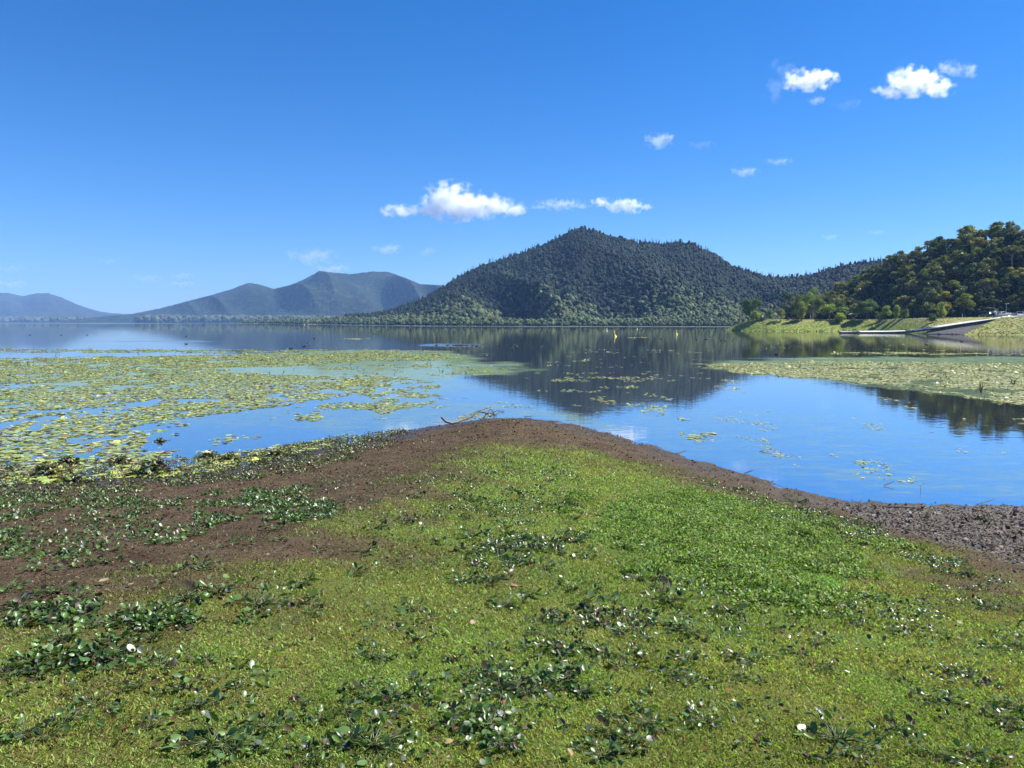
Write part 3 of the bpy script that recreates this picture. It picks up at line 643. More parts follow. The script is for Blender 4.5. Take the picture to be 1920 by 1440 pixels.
# boulders at the foot of the ramp
rk = []
M_rock = m_simple('grey_rock', (.20, .19, .19), .85, .35, 3, .3)
def rock_mesh(seed):
    bm = bmesh.new(); bmesh.ops.create_icosphere(bm, subdivisions=2, radius=.5); rr_ = random.Random(seed); o = [rr_.uniform(0, 50) for _ in range(3)]
    for v_ in bm.verts: v_.co *= .75 + .55 * float(vnoise(v_.co.x * 2.4 + o[0], v_.co.y * 2.4 + v_.co.z * 1.7 + o[1])); v_.co.z *= .7
    me = bpy.data.meshes.new('boulder'); bm.to_mesh(me); bm.free(); me.materials.append(M_rock); return me
rms = [rock_mesh(i) for i in range(4)]
for i, (px, py, s) in enumerate([(1761, 625.2, 1.0), (1765, 626, .6), (1780, 625.4, .7), (1786, 624.5, .8), (1790, 626, .7), (1793, 624.6, .6), (1735, 626.2, .4)]):
    p = at_d(px, py, 243 - i * .6); o = mk_obj('boulder', rms[i % 4]); o.location = (p[0], p[1], max(.05, p[2])); o.scale = (s, s, s); o.rotation_euler = (0, 0, i * 1.3)
    tag(o, 'dark boulder largest of those at the water edge of the ramp' if i == 0 else 'small grey rock at the water edge below the jetty', 'rock', 'rocks at the foot of the boat ramp')

# vehicles and structures on the terrace
M_glass = m_simple('car_glass', (.02, .025, .03), .08, .1, 1, .9); M_tyre = m_simple('tyre', (.02, .02, .02), .9, .1, 3); M_rim = m_simple('wheel_rim', (.5, .5, .5), .35, .1, 3, .5, 0, .8)
M_wp = m_simple('white_paint', (.8, .8, .79), .3, .05, 1, .6); M_dp = m_simple('dark_paint', (.03, .035, .045), .25, .1, 1, .6); M_red = m_simple('red_lens', (.4, .02, .02), .3, .1, 1)
def make_car(name, loc, rz, paint, label, tall=1.75, L=4.5, W=1.8):
    e = empty(name, loc, rz); tag(e, label, 'car'); h = tall; hw = W / 2
    prof = [(-L / 2, .45), (-L / 2, .98), (-L / 2 + .08, 1.02), (L / 2 - 1.15, 1.06), (L / 2 - .15, .92), (L / 2, .72), (L / 2, .42), (L / 2 - .5, .32), (-L / 2 + .4, .32)]
    mb = MB(); mb.prism(prof, -hw, hw)
    cab = [(-L / 2 + .12, 1.025), (L / 2 - 1.25, 1.065), (L / 2 - 2.0, h), (-L / 2 + .35, h)]
    o = mb.build('body', paint, e); bv = o.modifiers.new('b', 'BEVEL'); bv.width = .06; bv.segments = 2
    mb = MB(); V0 = [(x, s * (hw - .06 - (.12 if z > 1.3 else 0)), z) for s in (-1, 1) for x, z in cab]
    mb.add(V0, [[3, 2, 1, 0], [4, 5, 6, 7], [0, 1, 5, 4], [1, 2, 6, 5], [2, 3, 7, 6], [3, 0, 4, 7]]); mb.build('window_glass', M_glass, e)
    mb = MB(); mb.box((-.58, 0, h + .02), (L - 2.4, W - .32, .07), bev=.03); 
    for s in (-1, 1):
        for a, b_ in ((0, 3), (1, 2)): mb.tube([V0[a + (0 if s < 0 else 4)], V0[b_ + (0 if s < 0 else 4)]], .055, 5)
        mb.tube([(-.4, s * (hw - .05), 1.05), (-.4, s * (hw - .17), h)], .05, 5)
    mb.build('roof', paint, e)
    for sx in (-L / 2 + .85, L / 2 - .85):
        for s in (-1, 1):
            mb = MB(); V = []; k = 14
            for yy, r_ in ((-.12, .30), (-.1, .34), (.1, .34), (.12, .30)): V += [(sx + r_ * math.cos(q * 2 * math.pi / k), s * (hw - .08) + yy, .34 + r_ * math.sin(q * 2 * math.pi / k)) for q in range(k)]
            mb.add(V, [[a * k + q, a * k + (q + 1) % k, (a + 1) * k + (q + 1) % k, (a + 1) * k + q] for a in range(3) for q in range(k)] + [list(range(k)), list(range(3 * k, 4 * k))]); wh = mb.build('wheel', M_tyre, e)
            mb = MB(); V = [(sx + .19 * math.cos(q * 2 * math.pi / k), s * (hw - .08) + s * yy, .34 + .19 * math.sin(q * 2 * math.pi / k)) for yy in (.118, .135) for q in range(k)]
            mb.add(V, [[q, (q + 1) % k, k + (q + 1) % k, k + q] for q in range(k)] + [list(range(k, 2 * k))]); mb.build('rim', M_rim, wh)
    for s in (-1, 1):
        mb = MB(); mb.box((L / 2 - .03, s * (hw - .28), .78), (.1, .34, .16), bev=.02); mb.build('headlight', M_glass, e)
        mb = MB(); mb.box((-L / 2 - .0, s * (hw - .15), .85), (.06, .16, .3)); mb.build('tail_light', M_red, e)
    return e
def gp(px, v): p = bank(px, v); return Vector(p)
gL = lambda px, v, dz=0.0: Vector(bank(px, v)) + Vector((0, 0, dz))
make_car('parked_car', gL(1912, 2.55, .05), R(-118), M_wp, 'white four wheel drive parked at the far right on the terrace', 1.85, 4.6, 1.9)
make_car('parked_car', gL(1850, 2.6, .05), R(185), M_dp, 'dark car parked in the shade left of the blue grey cabins', 1.55)
make_car('parked_car', gL(1926, 2.9, .05), R(160), M_dp, 'dark car partly cut off at the right edge of the photo', 1.6)
def boat_trailer(px, v, rz, label):
    e = empty('boat_trailer', gL(px, v, .05), rz); tag(e, label, 'boat trailer')
    mb = MB(); st = []
    for x, hw, zb in ((-2.3, .85, .62), (0, .95, .58), (1.5, .75, .62), (2.5, .05, .95)): st.append([(x, -hw, 1.35 + max(0, x) * .08), (x, -hw * .7, zb + .1), (x, 0, zb), (x, hw * .7, zb + .1), (x, hw, 1.35 + max(0, x) * .08)])
    V = [p for s in st for p in s]; Fs = [[i * 5 + k, i * 5 + k + 1, i * 5 + 6 + k, i * 5 + 5 + k] for i in range(3) for k in range(4)] + [[0, 1, 2, 3, 4]] + [[i * 5, i * 5 + 5, i * 5 + 9, i * 5 + 4] for i in range(3)]
    mb.add(V, Fs); mb.build('hull', M_wp, e)
    mb = MB(); mb.add([(0, -.6, 1.4), (0, .6, 1.4), (-.3, .5, 1.8), (-.3, -.5, 1.8)], [[0, 1, 2, 3]]); mb.box((-.2, 0, 1.45), (.5, 1.1, .2)); mb.build('windscreen', M_glass, e)
    mb = MB(); mb.box((-2.45, 0, 1.35), (.3, .4, .75), bev=.06); mb.build('outboard_motor', M_dp, e)
    mb = MB(); mb.tube([(-2.2, -.6, .5), (1.6, -.6, .5), (3.4, 0, .5)], .05, 6); mb.tube([(-2.2, .6, .5), (1.6, .6, .5), (3.4, 0, .5)], .05, 6); mb.build('trailer_frame', M_rim, e)
    for s in (-1, 1):
        mb = MB(); mb.lathe([(.1, -.1), (.28, -.1), (.28, .1), (.1, .1)], (0, 0, 0), 12); o = mb.build('wheel', M_tyre, e); o.location = (-.6, s * .9, .28); o.rotation_euler = (R(90), 0, 0)
boat_trailer(1882, 2.35, R(8), 'white boat on a trailer in front of the blue grey cabins')
boat_trailer(1897, 2.55, R(170), 'white boat on a trailer beside the white four wheel drive')
M_bl = m_simple('blue_grey_panel', (.36, .46, .48), .55, .15, .8); M_bld = m_simple('blue_grey_roof', (.25, .32, .34), .6, .15, .8)
def cabin(px, v, W, H, D_, label):
    e = empty('cabin', gL(px, v, -.02)); tag(e, label, 'cabin')
    mb = MB(); mb.box((0, 0, H / 2), (W, D_, H)); n_ = int(W / .22)
    for k in range(n_): mb.box((-W / 2 + (k + .5) * W / n_, -D_ / 2 - .02, H / 2), (.07, .05, H - .1))
    mb.build('wall', M_bl, e); mb = MB(); mb.box((0, 0, H + .06), (W + .25, D_ + .3, .12), bev=.03); mb.build('roof', M_bld, e)
    mb = MB(); mb.box((W * .18, -D_ / 2 - .06, .95), (.75, .06, 1.9)); d = mb.build('door', M_bld, e); mb = MB(); mb.tube([(W * .18 + .28, -D_ / 2 - .12, .9), (W * .18 + .28, -D_ / 2 - .12, 1.1)], .02, 6); mb.build('handle', M_rim, d)
cabin(1861.5, 2.66, 1.75, 2.15, 1.8, 'taller pale blue grey cabin, left one of the two by the trees')
cabin(1874, 2.75, 2.5, 1.95, 2.0, 'lower wider blue grey cabin, right one of the two by the trees')
# lamp pole
e = empty('lamp_post', gL(1885.5, 2.5, 0)); tag(e, 'slim tall lamp post rising above the parked boats', 'lamp post')
mb = MB(); mb.tube([(0, 0, -.2), (0, 0, 2), (0, 0, 4.6)], [.09, .075, .05], 8); mb.build('pole', M_rim, e)
mb = MB(); mb.tube([(-.45, 0, 4.55), (0, 0, 4.62), (.6, 0, 4.7)], .03, 6); mb.build('arm', M_rim, e); mb = MB(); mb.box((.7, 0, 4.68), (.5, .22, .1), bev=.03); mb.build('lamp_head', M_rim, e)
# posts / snags
M_snag = m_simple('bleached_wood', (.55, .50, .43), .8, .2, 4)
def snag(name, px, v, h, lean, r_, label, cat='post'):
    mb = MB(); mb.tube([(0, 0, -.3), (lean * .4, 0, h * .5), (lean, 0, h)], [r_, r_ * .85, r_ * .6], 7); 
    if h > 1.6: mb.tube([(lean * .5, 0, h * .6), (lean * .5 + .3, .1, h * .95)], [r_ * .5, r_ * .2], 5)
    o = mb.build(name, M_snag); o.location = gL(px, v); tag(o, label, cat)
snag('post', 1803.5, 2.2, 1.45, .12, .15, 'pale leaning post between the lone slender tree and the dark car')
snag('dead_stump', 1650, 1.6, 1.1, .5, .13, 'white forked dead stump on the green slope above the jetty', 'stump')
snag('post', 1531, 2.1, .9, 0, .09, 'short white post right of the tallest bank tree trunk')
snag('post', 1835, 2.45, .9, .05, .16, 'short pale post left of the dark parked car')
# picnic shelters
def shelter(px, v, W, D_, H, label, rc):
    e = empty('picnic_shelter', gL(px, v, 0)); tag(e, label, 'shelter')
    mb = MB(); pf = [(-W / 2, H), (0, H + .45), (W / 2, H), (W / 2, H + .08), (0, H + .53), (-W / 2, H + .08)]; mb.prism(pf, -D_ / 2, D_ / 2); mb.build('roof', rc, e)
    for sx in (-1, 1):
        for sy in (-1, 1): mb = MB(); mb.tube([(sx * W * .4, sy * D_ * .38, -.3), (sx * W * .4, sy * D_ * .38, H + .05)], .07, 6); mb.build('post', M_dark, e)
    mb = MB(); mb.box((0, 0, .74), (1.7, .8, .06)); mb.box((0, -.65, .45), (1.7, .3, .05)); mb.box((0, .65, .45), (1.7, .3, .05)); mb.box((0, 0, .36), (.15, 1.3, .7)); mb.build('table', M_bark, e)
shelter(1432, 2.1, 3.4, 2.6, 1.25, 'low white roofed shelter beside the round dark tree', M_white)
shelter(1597, 2.2, 2.6, 2.4, 2.3, 'open shelter with dark posts left of the spreading tree', m_simple('grey_roof', (.3, .3, .3), .6, .2, 1))
for px, lab in ((1478, 'dark bench on the terrace below the wide dark tree'), (1490, 'dark bench between the wide dark tree and the tall tree')):
    e = empty('bench', gL(px, 2.0, 0)); tag(e, lab, 'bench'); mb = MB(); mb.box((0, 0, .45), (1.5, .4, .06), bev=.01); mb.build('seat', M_dark, e); mb = MB(); mb.box((0, .22, .75), (1.5, .05, .4), bev=.01); mb.build('backrest', M_dark, e)
    for s in (-1, 1): mb = MB(); mb.box((s * .6, 0, .2), (.08, .38, .44)); mb.build('leg', M_dark, e)

# ------------------------------------------------------------------ buoys
M_yel = m_simple('yellow_plastic', (.85, .64, .05), .45, .08, 2, .5); M_wb = m_simple('white_plastic', (.8, .78, .65), .5, .08, 2, .5)
def buoy(px, py, hpx, m, tilt, label):
    p = on_z(px, py); s = hpx / F * p[1] / 1.3; e = empty('buoy', (p[0], p[1], -.05), .4, s); e.rotation_euler = (0, tilt, .2); tag(e, label, 'buoy')
    mb = MB(); mb.lathe([(.04, -.12), (.34, -.08), (.37, .06), (.30, .17), (.17, .26), (.1, .5)], n=16); mb.build('float', m, e, True)
    mb = MB(); mb.lathe([(.095, .48), (.085, 1.0), (.12, 1.04), (.13, 1.26), (.05, 1.32)], n=12); mb.build('mast', m, e, True)
buoy(1153.5, 631, 11, M_yel, R(-10), 'leaning yellow marker buoy, biggest and nearest of the buoys')
buoy(1268.5, 627, 8.5, M_yel, R(2), 'upright yellow marker buoy right of the leaning one')
buoy(1138.2, 620.5, 5, M_wb, 0, 'small pale yellow buoy just left of the leaning one')
buoy(1194.7, 618, 3.8, M_wb, 0, 'tiny pale buoy between the two yellow marker buoys')
buoy(570.5, 609.3, 2.6, M_wb, 0, 'tiny white buoy far off on the left near the far shore')

# ------------------------------------------------------------------ water birds
M_coot = m_simple('black_feathers', (.016, .016, .02), .6, .3, 20, .3); M_bill = m_simple('white_bill', (.7, .68, .62), .5, .1, 5)
def bird_mesh(k):
    mb = MB(); n_ = 10; V = []; prof = [(-.20, .035, .11), (-.15, .075, .07), (-.05, .105, .045), (.06, .10, .04), (.13, .07, .06), (.165, .045, .10)]
    nk = [(.175, .032, .15), (.19, .03, .20), (.205, .036, .235), (.22, .02, .255)] if k == 0 else [(.185, .03, .13), (.215, .034, .16), (.24, .02, .165)]
    for x, r_, z in prof: V += [(x, r_ * math.cos(q * 2 * math.pi / n_), z + r_ * .72 * math.sin(q * 2 * math.pi / n_)) for q in range(n_)]
    for x, r_, z in nk: V += [(x + r_ * .7 * math.sin(q * 2 * math.pi / n_), r_ * math.cos(q * 2 * math.pi / n_), z - r_ * .5 * math.sin(q * 2 * math.pi / n_)) for q in range(n_)]
    L_ = len(prof) + len(nk); Fs = [[i * n_ + q, i * n_ + (q + 1) % n_, (i + 1) * n_ + (q + 1) % n_, (i + 1) * n_ + q] for i in range(L_ - 1) for q in range(n_)] + [list(range(n_)), [(L_ - 1) * n_ + q for q in range(n_)]]
    mb.add(V, Fs); hx, hz = nk[-1][0], nk[-1][2]; mb.add([(-.19, -.03, .12), (-.19, .03, .12), (-.27, 0, .17)], [[0, 1, 2]])
    body = mb.mesh('body', M_coot, True); b2 = MB(); b2.tube([(hx - .005, 0, hz - .012), (hx + .05, 0, hz - .035)], [.016, .004], 6); return body, b2.mesh('bill', M_bill)
bm_ = [bird_mesh(0), bird_mesh(1)]
def bird(px, py, rz, label, group=None, s=1.4):
    p = on_z(px, py); e = empty('water_bird', (p[0], p[1], -.02), rz, s); k = random.random() < .25; mk_obj('body', bm_[k][0], e); mk_obj('bill', bm_[k][1], e); tag(e, label, 'water bird', group)
flock = [851, 856, 858.5, 861.5, 864, 867, 870.5, 875.5]
for i, x in enumerate(flock): bird(x, 648 + (i % 3) * .3, R(random.choice([0, 180]) + random.uniform(-30, 30)), 'black water bird in the tight raft on the bright ripple patch', 'black birds in the tight raft')
for x, y, lab in [(818.5, 648, 'black bird at the left end of the bright ripple patch'), (839, 648, 'black bird just left of the tight raft of birds'), (886, 648, 'black bird just right of the tight raft of birds'), (894, 649.5, 'black bird at the right end of the bright ripple patch'),
                  (936, 649, 'black bird with a raised head left of the group of three'), (959, 650, 'black bird left in the group of three on dark water'), (968, 649, 'black bird upper right in the group of three on dark water'), (967, 653, 'black bird lowest in the group of three on dark water'),
                  (1013, 650, 'lone black bird right of the group of three'), (1102, 651, 'faint small bird below and left of the leaning buoy'), (1238, 635.5, 'small black bird between the right yellow buoy and the reflections'),
                  (1307, 637, 'black bird left of the white splash near the right shore'), (1323, 636, 'black bird at the left end of the white splash'), (1327, 636.5, 'black bird inside the white splash'), (1352, 639, 'first black bird right of the white splash'), (1361, 639.5, 'second black bird right of the white splash'), (1375, 639, 'black bird farthest right of the white splash'),
                  (1456, 665, 'black bird on the dark reflections under the bank trees'), (1736.5, 646.5, 'black bird at the end of a pale streak below the boat ramp'), (1803, 641, 'small dark bird in the reflection right of the ramp'),
                  (56, 628.5, 'black bird farthest left on the open lake'), (115, 628.5, 'second black bird from the left on the open lake'), (163, 628.5, 'black bird left of the pale sky reflection'), (349, 631, 'upper one of two black birds in line on the left lake'), (349, 645.5, 'lower one of two black birds in line on the left lake'),
                  (570, 650, 'biggest black bird of the slanting trio left of centre'), (578, 643.5, 'middle black bird of the slanting trio left of centre'), (589, 635, 'upper black bird of the slanting trio left of centre'), (545, 654, 'black bird at the edge of the lily pads left of the trio'), (700, 626, 'distant dark bird trailing a pale wake')]:
    bird(x, y, R(random.choice([0, 180]) + random.uniform(-40, 40)), lab, None, 1.7 if x in (570, 959) else 1.45)

# ================================================================== floating lily pads
PADS = [  # outline, cover, leaf radius factor
    ([(-250, 654), (0, 654.5), (260, 656), (480, 656), (760, 656.5), (830, 659), (700, 663), (560, 662), (420, 663), (250, 661), (0, 660), (-250, 660)], .55, 1.0),
    ([(-250, 672), (0, 671), (120, 669), (300, 668), (500, 664), (700, 661), (840, 664), (870, 669), (840, 675), (700, 678), (560, 686), (300, 690), (0, 690), (-250, 690)], .85, 1.0),
    ([(-350, 690), (0, 690), (180, 690), (400, 692), (470, 700), (600, 706), (690, 712), (720, 722), (690, 738), (620, 752), (540, 762), (430, 772), (330, 785), (270, 800), (255, 830), (250, 855), (330, 845), (470, 848), (560, 828), (640, 815), (640, 834), (560, 850), (400, 885), (200, 899), (0, 910), (-420, 950)], .98, 1.0),
    ([(250, 790), (430, 770), (620, 750), (760, 770), (700, 800), (640, 820), (470, 850), (260, 860)], .16, .9),
    ([(620, 700), (860, 715), (800, 750), (700, 790), (560, 790), (600, 740)], .45, .8),
    ([(560, 684), (860, 682), (950, 690), (880, 705), (640, 700)], .30, .9),
    ([(1290, 684), (1400, 681), (1560, 678), (1700, 679), (1920, 683), (2300, 690), (2300, 790), (1920, 759), (1860, 752), (1790, 742), (1700, 731), (1600, 718), (1500, 707), (1400, 700), (1330, 691)], .90, 1.1),
    ([(1540, 661.5), (1640, 660), (1760, 661), (1920, 663), (2100, 665), (2100, 668), (1900, 667), (1700, 665), (1550, 664)], .50, 1),
    ([(1000, 690), (1340, 700), (1400, 730), (1330, 790), (1150, 800), (1030, 770), (920, 725)], .14, .9),
    ([(1600, 735), (1920, 768), (2200, 790), (2200, 815), (1920, 800), (1740, 780)], .12, 1),
    ([(1280, 795), (1340, 798), (1350, 815), (1290, 825), (1270, 812)], .35, .8),
    ([(1380, 840), (1600, 850), (1720, 880), (1700, 905), (1500, 880), (1400, 865)], .10, .6), ([(1300, 760), (1600, 770), (1900, 830), (1900, 920), (1600, 900), (1300, 840)], .10, .45), ([(850, 665), (1300, 668), (1340, 690), (1000, 690)], .06, 1), ([(640, 760), (900, 745), (1100, 775), (900, 785), (700, 810)], .2, .6),
    ([(1360, 642), (1900, 648), (1900, 660), (1400, 656)], .05, 1.1), ([(1080, 655), (1340, 657), (1340, 664), (1060, 662)], .12, 1),
    ([(640, 634.5), (690, 634.5), (680, 636.5), (640, 636.5)], .6, 1.3), ([(1180, 632), (1210, 632), (1210, 633.5), (1180, 633.5)], .4, 1),
]
r = np.random.default_rng(21); pos = []; fac = []
for poly, cover, rf in PADS:
    W = np.array([on_z(x, y)[:2] for x, y in poly]); x0, y0 = W.min(0); x1, y1 = W.max(0); ra = .105 * rf
    nC = int((x1 - x0) * (y1 - y0) * cover * 4.2 / (3.14 * ra * ra)); nC = min(nC, 190000)
    X = r.uniform(x0, x1, nC); Y = r.uniform(y0, y1, nC); ok = sdist(X, Y, W) + (fbm(X / 2.2, Y / 2.2, 3, 7) - .5) * 2.4 * np.clip(Y / 40, .4, 2.5) > 0
    nz_ = fbm(X / 1.6, Y / 2.6, 3, 13) * .6 + fbm(X / .5, Y / .9, 2, 14) * .25 + fbm(X / 7, Y / 9, 2, 15) * .15
    q = np.quantile(nz_[ok], 1 - min(.95, cover * .85)) if ok.any() else 1
    ok &= (nz_ > q) & (sdist(X, Y, LAND) < .35) & (r.random(nC) < .6)
    pos.append(np.stack([X[ok], Y[ok]], 1)); fac.append(np.full(ok.sum(), rf))
pos = np.concatenate(pos); fac = np.concatenate(fac)
keep = ~((pos[:, 1] > 45) & (r.random(len(pos)) < np.clip((pos[:, 1] - 45) / 140, 0, .45))); pos, fac = pos[keep], fac[keep]
print('pads', len(pos))
rad = fac * r.uniform(.05, .130, len(pos)) * (1 + np.clip(pos[:, 1] - 45, 0, 80) / 160)
PC = np.array([(.34, .42, .10), (.44, .48, .13), (.26, .36, .09), (.50, .46, .12), (.24, .17, .07), (.16, .24, .07), (.10, .06, .035), (.46, .50, .22)])
pc = PC[r.choice(8, len(pos), p=[.22, .20, .12, .12, .11, .07, .09, .07])] * r.uniform(.6, 1.1, (len(pos), 1))
rt = (pos[:, 0] > 7) & (pos[:, 1] > 30); pc[rt] = pc[rt] * .35 + np.array([.30, .30, .13]) * r.uniform(.4, 1.2, (rt.sum(), 1))
z0 = r.uniform(.006, .028, len(pos)); gz = gh(pos[:, 0], pos[:, 1]); z0 = np.maximum(z0, gz + .015)
def pad_geo(cx, cy, cz, rad, tx, ty, rot, cupa, r, nseg=9):
    n_ = len(cx); k = np.linspace(.22, 2 * math.pi - .22, nseg); V = np.zeros((n_, nseg + 1, 3)); a = k[None, :] + rot[:, None]
    rr_ = rad[:, None] * (1 + .1 * np.sin(a * 3 + rot[:, None] * 5)); V[:, 1:, 0] = cx[:, None] + rr_ * np.cos(a); V[:, 1:, 1] = cy[:, None] + rr_ * np.sin(a)
    V[:, 1:, 2] = cz[:, None] + rr_ * (np.cos(a) * tx[:, None] + np.sin(a) * ty[:, None]) + cupa[:, None] * rr_ * (.55 + .6 * np.sin(2 * a + rot[:, None]))
    V[:, 0, 0] = cx; V[:, 0, 1] = cy; V[:, 0, 2] = cz; V[:, :, 2] = np.maximum(V[:, :, 2], (cz * .5 + .002)[:, None])
    f = np.array([(0, i, i + 1) for i in range(1, nseg)]); Fc = (f[None] + (np.arange(n_) * (nseg + 1))[:, None, None]).reshape(-1, 3)
    return V.reshape(-1, 3), Fc
tilt = np.where(r.random(len(pos)) < .05, r.uniform(.25, .6, len(pos)), r.uniform(0, .05, len(pos))); ta = r.uniform(0, 6.28, len(pos))
cupa = np.where(r.random(len(pos)) < .2, r.uniform(.1, .35, len(pos)), .02)
order = np.argsort(np.hypot(pos[:, 0], pos[:, 1]) + 40 * (np.abs(pos[:, 0]) > pos[:, 1] * .68)); near_i = order[:290]; rest = order[290:]
V, Fc = pad_geo(pos[rest, 0], pos[rest, 1], z0[rest], rad[rest], tilt[rest] * np.cos(ta[rest]), tilt[rest] * np.sin(ta[rest]), r.uniform(0, 6.28, len(rest)), cupa[rest], r)
me = mk_mesh('floating_lily_pads', V, Fc, M_pad, np.repeat(pc[rest], 10, 0))
tag(mk_obj('floating_lily_pads', me), 'yellow green lily pads spread in mats over the shallow water', 'lily pads', kind='stuff')
pm = []
for k in range(14):
    cu = [.02, .03, .25, .02, .15, .02, .3][k % 7]; V, Fc = pad_geo(np.zeros(1), np.zeros(1), np.full(1, .012), np.ones(1) * .14, np.full(1, [.0, .1, .4, .03][k % 4]), np.full(1, .02), np.full(1, k * 1.1), np.full(1, cu), r)
    pm.append(mk_mesh('lily_pad', V, Fc, M_pad, np.repeat(PC[[0, 1, 2, 3, 4, 0, 1, 5, 7, 0, 6, 2, 1, 3]][k][None], 10, 0)))
for j, i in enumerate(near_i):
    o = mk_obj('lily_pad', pm[int(r.integers(14))]); s = rad[i] / .14; o.location = (pos[i, 0], pos[i, 1], z0[i] - .006); o.scale = (s, s, s); o.rotation_euler = (0, 0, r.uniform(0, 6.28))
    tag(o, 'round lily pad floating close to the muddy shore' if pos[i, 0] < 0 else 'lone lily pad floating on the open water right of the point', 'lily pad', 'lily pads nearest the left shore' if pos[i, 0] < 0 else 'lily pads right of the point')

# stalks standing out of the pads
M_stalk = m_simple('dark_stalk', (.05, .045, .03), .8, .4, 9, .2); M_stalkp = m_simple('pale_stalk', (.4, .38, .3), .8, .2, 9, .2)
st = []
for k in range(6):
    rr_ = random.Random(k); mb = MB(); h = .3
    mb.tube([(0, 0, -.12), (rr_.uniform(-.04, .04), 0, h * .5), (rr_.uniform(-.12, .12), rr_.uniform(-.05, .05), h)], [.008, .007, .003], 4)
    if k % 2: mb.tube([(0, 0, h * .3), (rr_.uniform(-.2, .2), 0, h * .8)], [.006, .003], 4)
    if k % 3 == 0: mb.tube([(0, 0, h * .5), (.07, .03, h * .55), (.13, 0, h * .4)], [.008, .014, .003], 4)
    st.append((mb.mesh('stalk', M_stalk), None)); st[-1] = (st[-1][0], mb.mesh('stalk', M_stalkp))
for i in range(230):
    if i < 150: x, y = r.uniform(0, 880), 657 + 50 * r.random() ** 1.6
    else: x, y = r.uniform(1480, 1920), r.uniform(672, 752)
    if i >= 150 and not inpoly(np.array([x]), np.array([y]), PADS[6][0])[0]: x = 1650 + (i - 150) * 3.3; y = 680 + (i % 7) * 5
    p = on_z(x, y); o = mk_obj('stalk', st[int(r.integers(6))][1 if r.random() < .22 else 0]); s = r.uniform(.35, 1.1) * (1 + p[1] / 200); o.location = p; o.scale = (s * (1 + p[1] / 60),) * 2 + (s,); o.rotation_euler = (r.normal(0, .25), r.normal(0, .25), r.uniform(0, 6.28))
    tag(o, 'thin dead stalk poking up from the lily pads on the left' if i < 150 else 'thin dead stalk poking up from the lily pads on the right', 'stalk', 'dead stalks left' if i < 150 else 'dead stalks right')
def twig_bush(px, py, h, label, n_=9):
    p = on_z(px, py); mb = MB(); rr_ = random.Random(int(px))
    for k in range(n_):
        a = rr_.uniform(0, 6.28); l = rr_.uniform(.5, 1) * h; sp_ = rr_.uniform(.1, .6) * h
        m1 = (math.cos(a) * sp_ * .4, math.sin(a) * sp_ * .3, l * .5); e_ = (math.cos(a) * sp_, math.sin(a) * sp_ * .6, l); mb.tube([(0, 0, -.1), m1, e_], [.016, .011, .005], 4); mb.tube([m1, (m1[0] + rr_.uniform(-.15, .15), m1[1], l * .8)], [.008, .004], 4)
    o = mb.build('dead_bush', M_stalk); o.location = p; tag(o, label, 'dead twigs')
twig_bush(1838, 736, .75, 'bare branching dead bush standing in the right lily pads')
twig_bush(1900, 722, .6, 'bare dead twigs near the right edge of the lily pads', 6)
twig_bush(1500, 690, .45, 'small bare twigs at the left part of the right pads', 5)

# ================================================================== rounded-leaf plants washed on the land
def leaf_rows(n_, r, spread, hgt, ls, brown=.06, gray=.08):
    """n_ cupped oval leaves -> V (n*9,3), F, C"""
    a = r.uniform(0, 6.28, n_); d = np.sqrt(r.random(n_)) * spread; base = np.stack([np.cos(a) * d, np.sin(a) * d, r.uniform(.01, hgt, n_)], 1)
    return leaves_at(base, a + r.normal(0, .7, n_), r.uniform(-.4, .8, n_), ls * r.uniform(.6, 1.25, n_), r, brown, gray)
LK = np.linspace(0, 2 * math.pi, 9)[:-1]
LX = np.stack([np.cos(LK) * .5 + .5, np.sin(LK) * .37 * (1 + .1 * np.cos(LK)), .10 * np.abs(np.sin(LK)) + .05 * np.cos(LK) ** 2], 1); LX = np.concatenate([[(.5, 0, 0)], LX])
LF = np.array([(0, i, i % 8 + 1) for i in range(1, 9)])
def leaves_at(base, az, pit, ls, r, brown, gray):
    n_ = len(base); roll = r.normal(0, .5, n_); L = LX[None] * ls[:, None, None]; L = L * np.array([1, 1, 1]); L[:, :, 2] *= r.uniform(-1, 3.6, (n_, 1)); L[:, :, 1] *= r.uniform(.6, 1.15, (n_, 1))
    y = L[..., 1] * np.cos(roll)[:, None] - L[..., 2] * np.sin(roll)[:, None]; z = L[..., 1] * np.sin(roll)[:, None] + L[..., 2] * np.cos(roll)[:, None]; x = L[..., 0]
    x2 = x * np.cos(pit)[:, None] - z * np.sin(pit)[:, None]; z2 = x * np.sin(pit)[:, None] + z * np.cos(pit)[:, None]
    X = x2 * np.cos(az)[:, None] - y * np.sin(az)[:, None]; Y = x2 * np.sin(az)[:, None] + y * np.cos(az)[:, None]
    V = np.stack([X, Y, z2], -1) + base[:, None, :]; V[..., 2] = np.maximum(V[..., 2], base[:, None, 2] * .0 + np.minimum(base[:, None, 2], .003))if False else V[..., 2]
    C = np.tile(np.array([(.060, .115, .026)]), (n_, 1)) * r.uniform(.55, 1.7, (n_, 1)); t = r.random(n_)
    C = np.where((t < brown)[:, None], np.array([(.085, .055, .025)]) * r.uniform(.3, 1.5, (n_, 1)), C); C = np.where(((t > brown) & (t < brown + gray))[:, None], np.array([(.10, .12, .09)]) * r.uniform(.7, 1.5, (n_, 1)), C)
    C = np.where((t > .93)[:, None], np.array([(.13, .22, .04)]), C)
    Fc = (LF[None] + (np.arange(n_) * 9)[:, None, None]).reshape(-1, 3); return V.reshape(-1, 3), Fc, np.repeat(C, 9, 0)
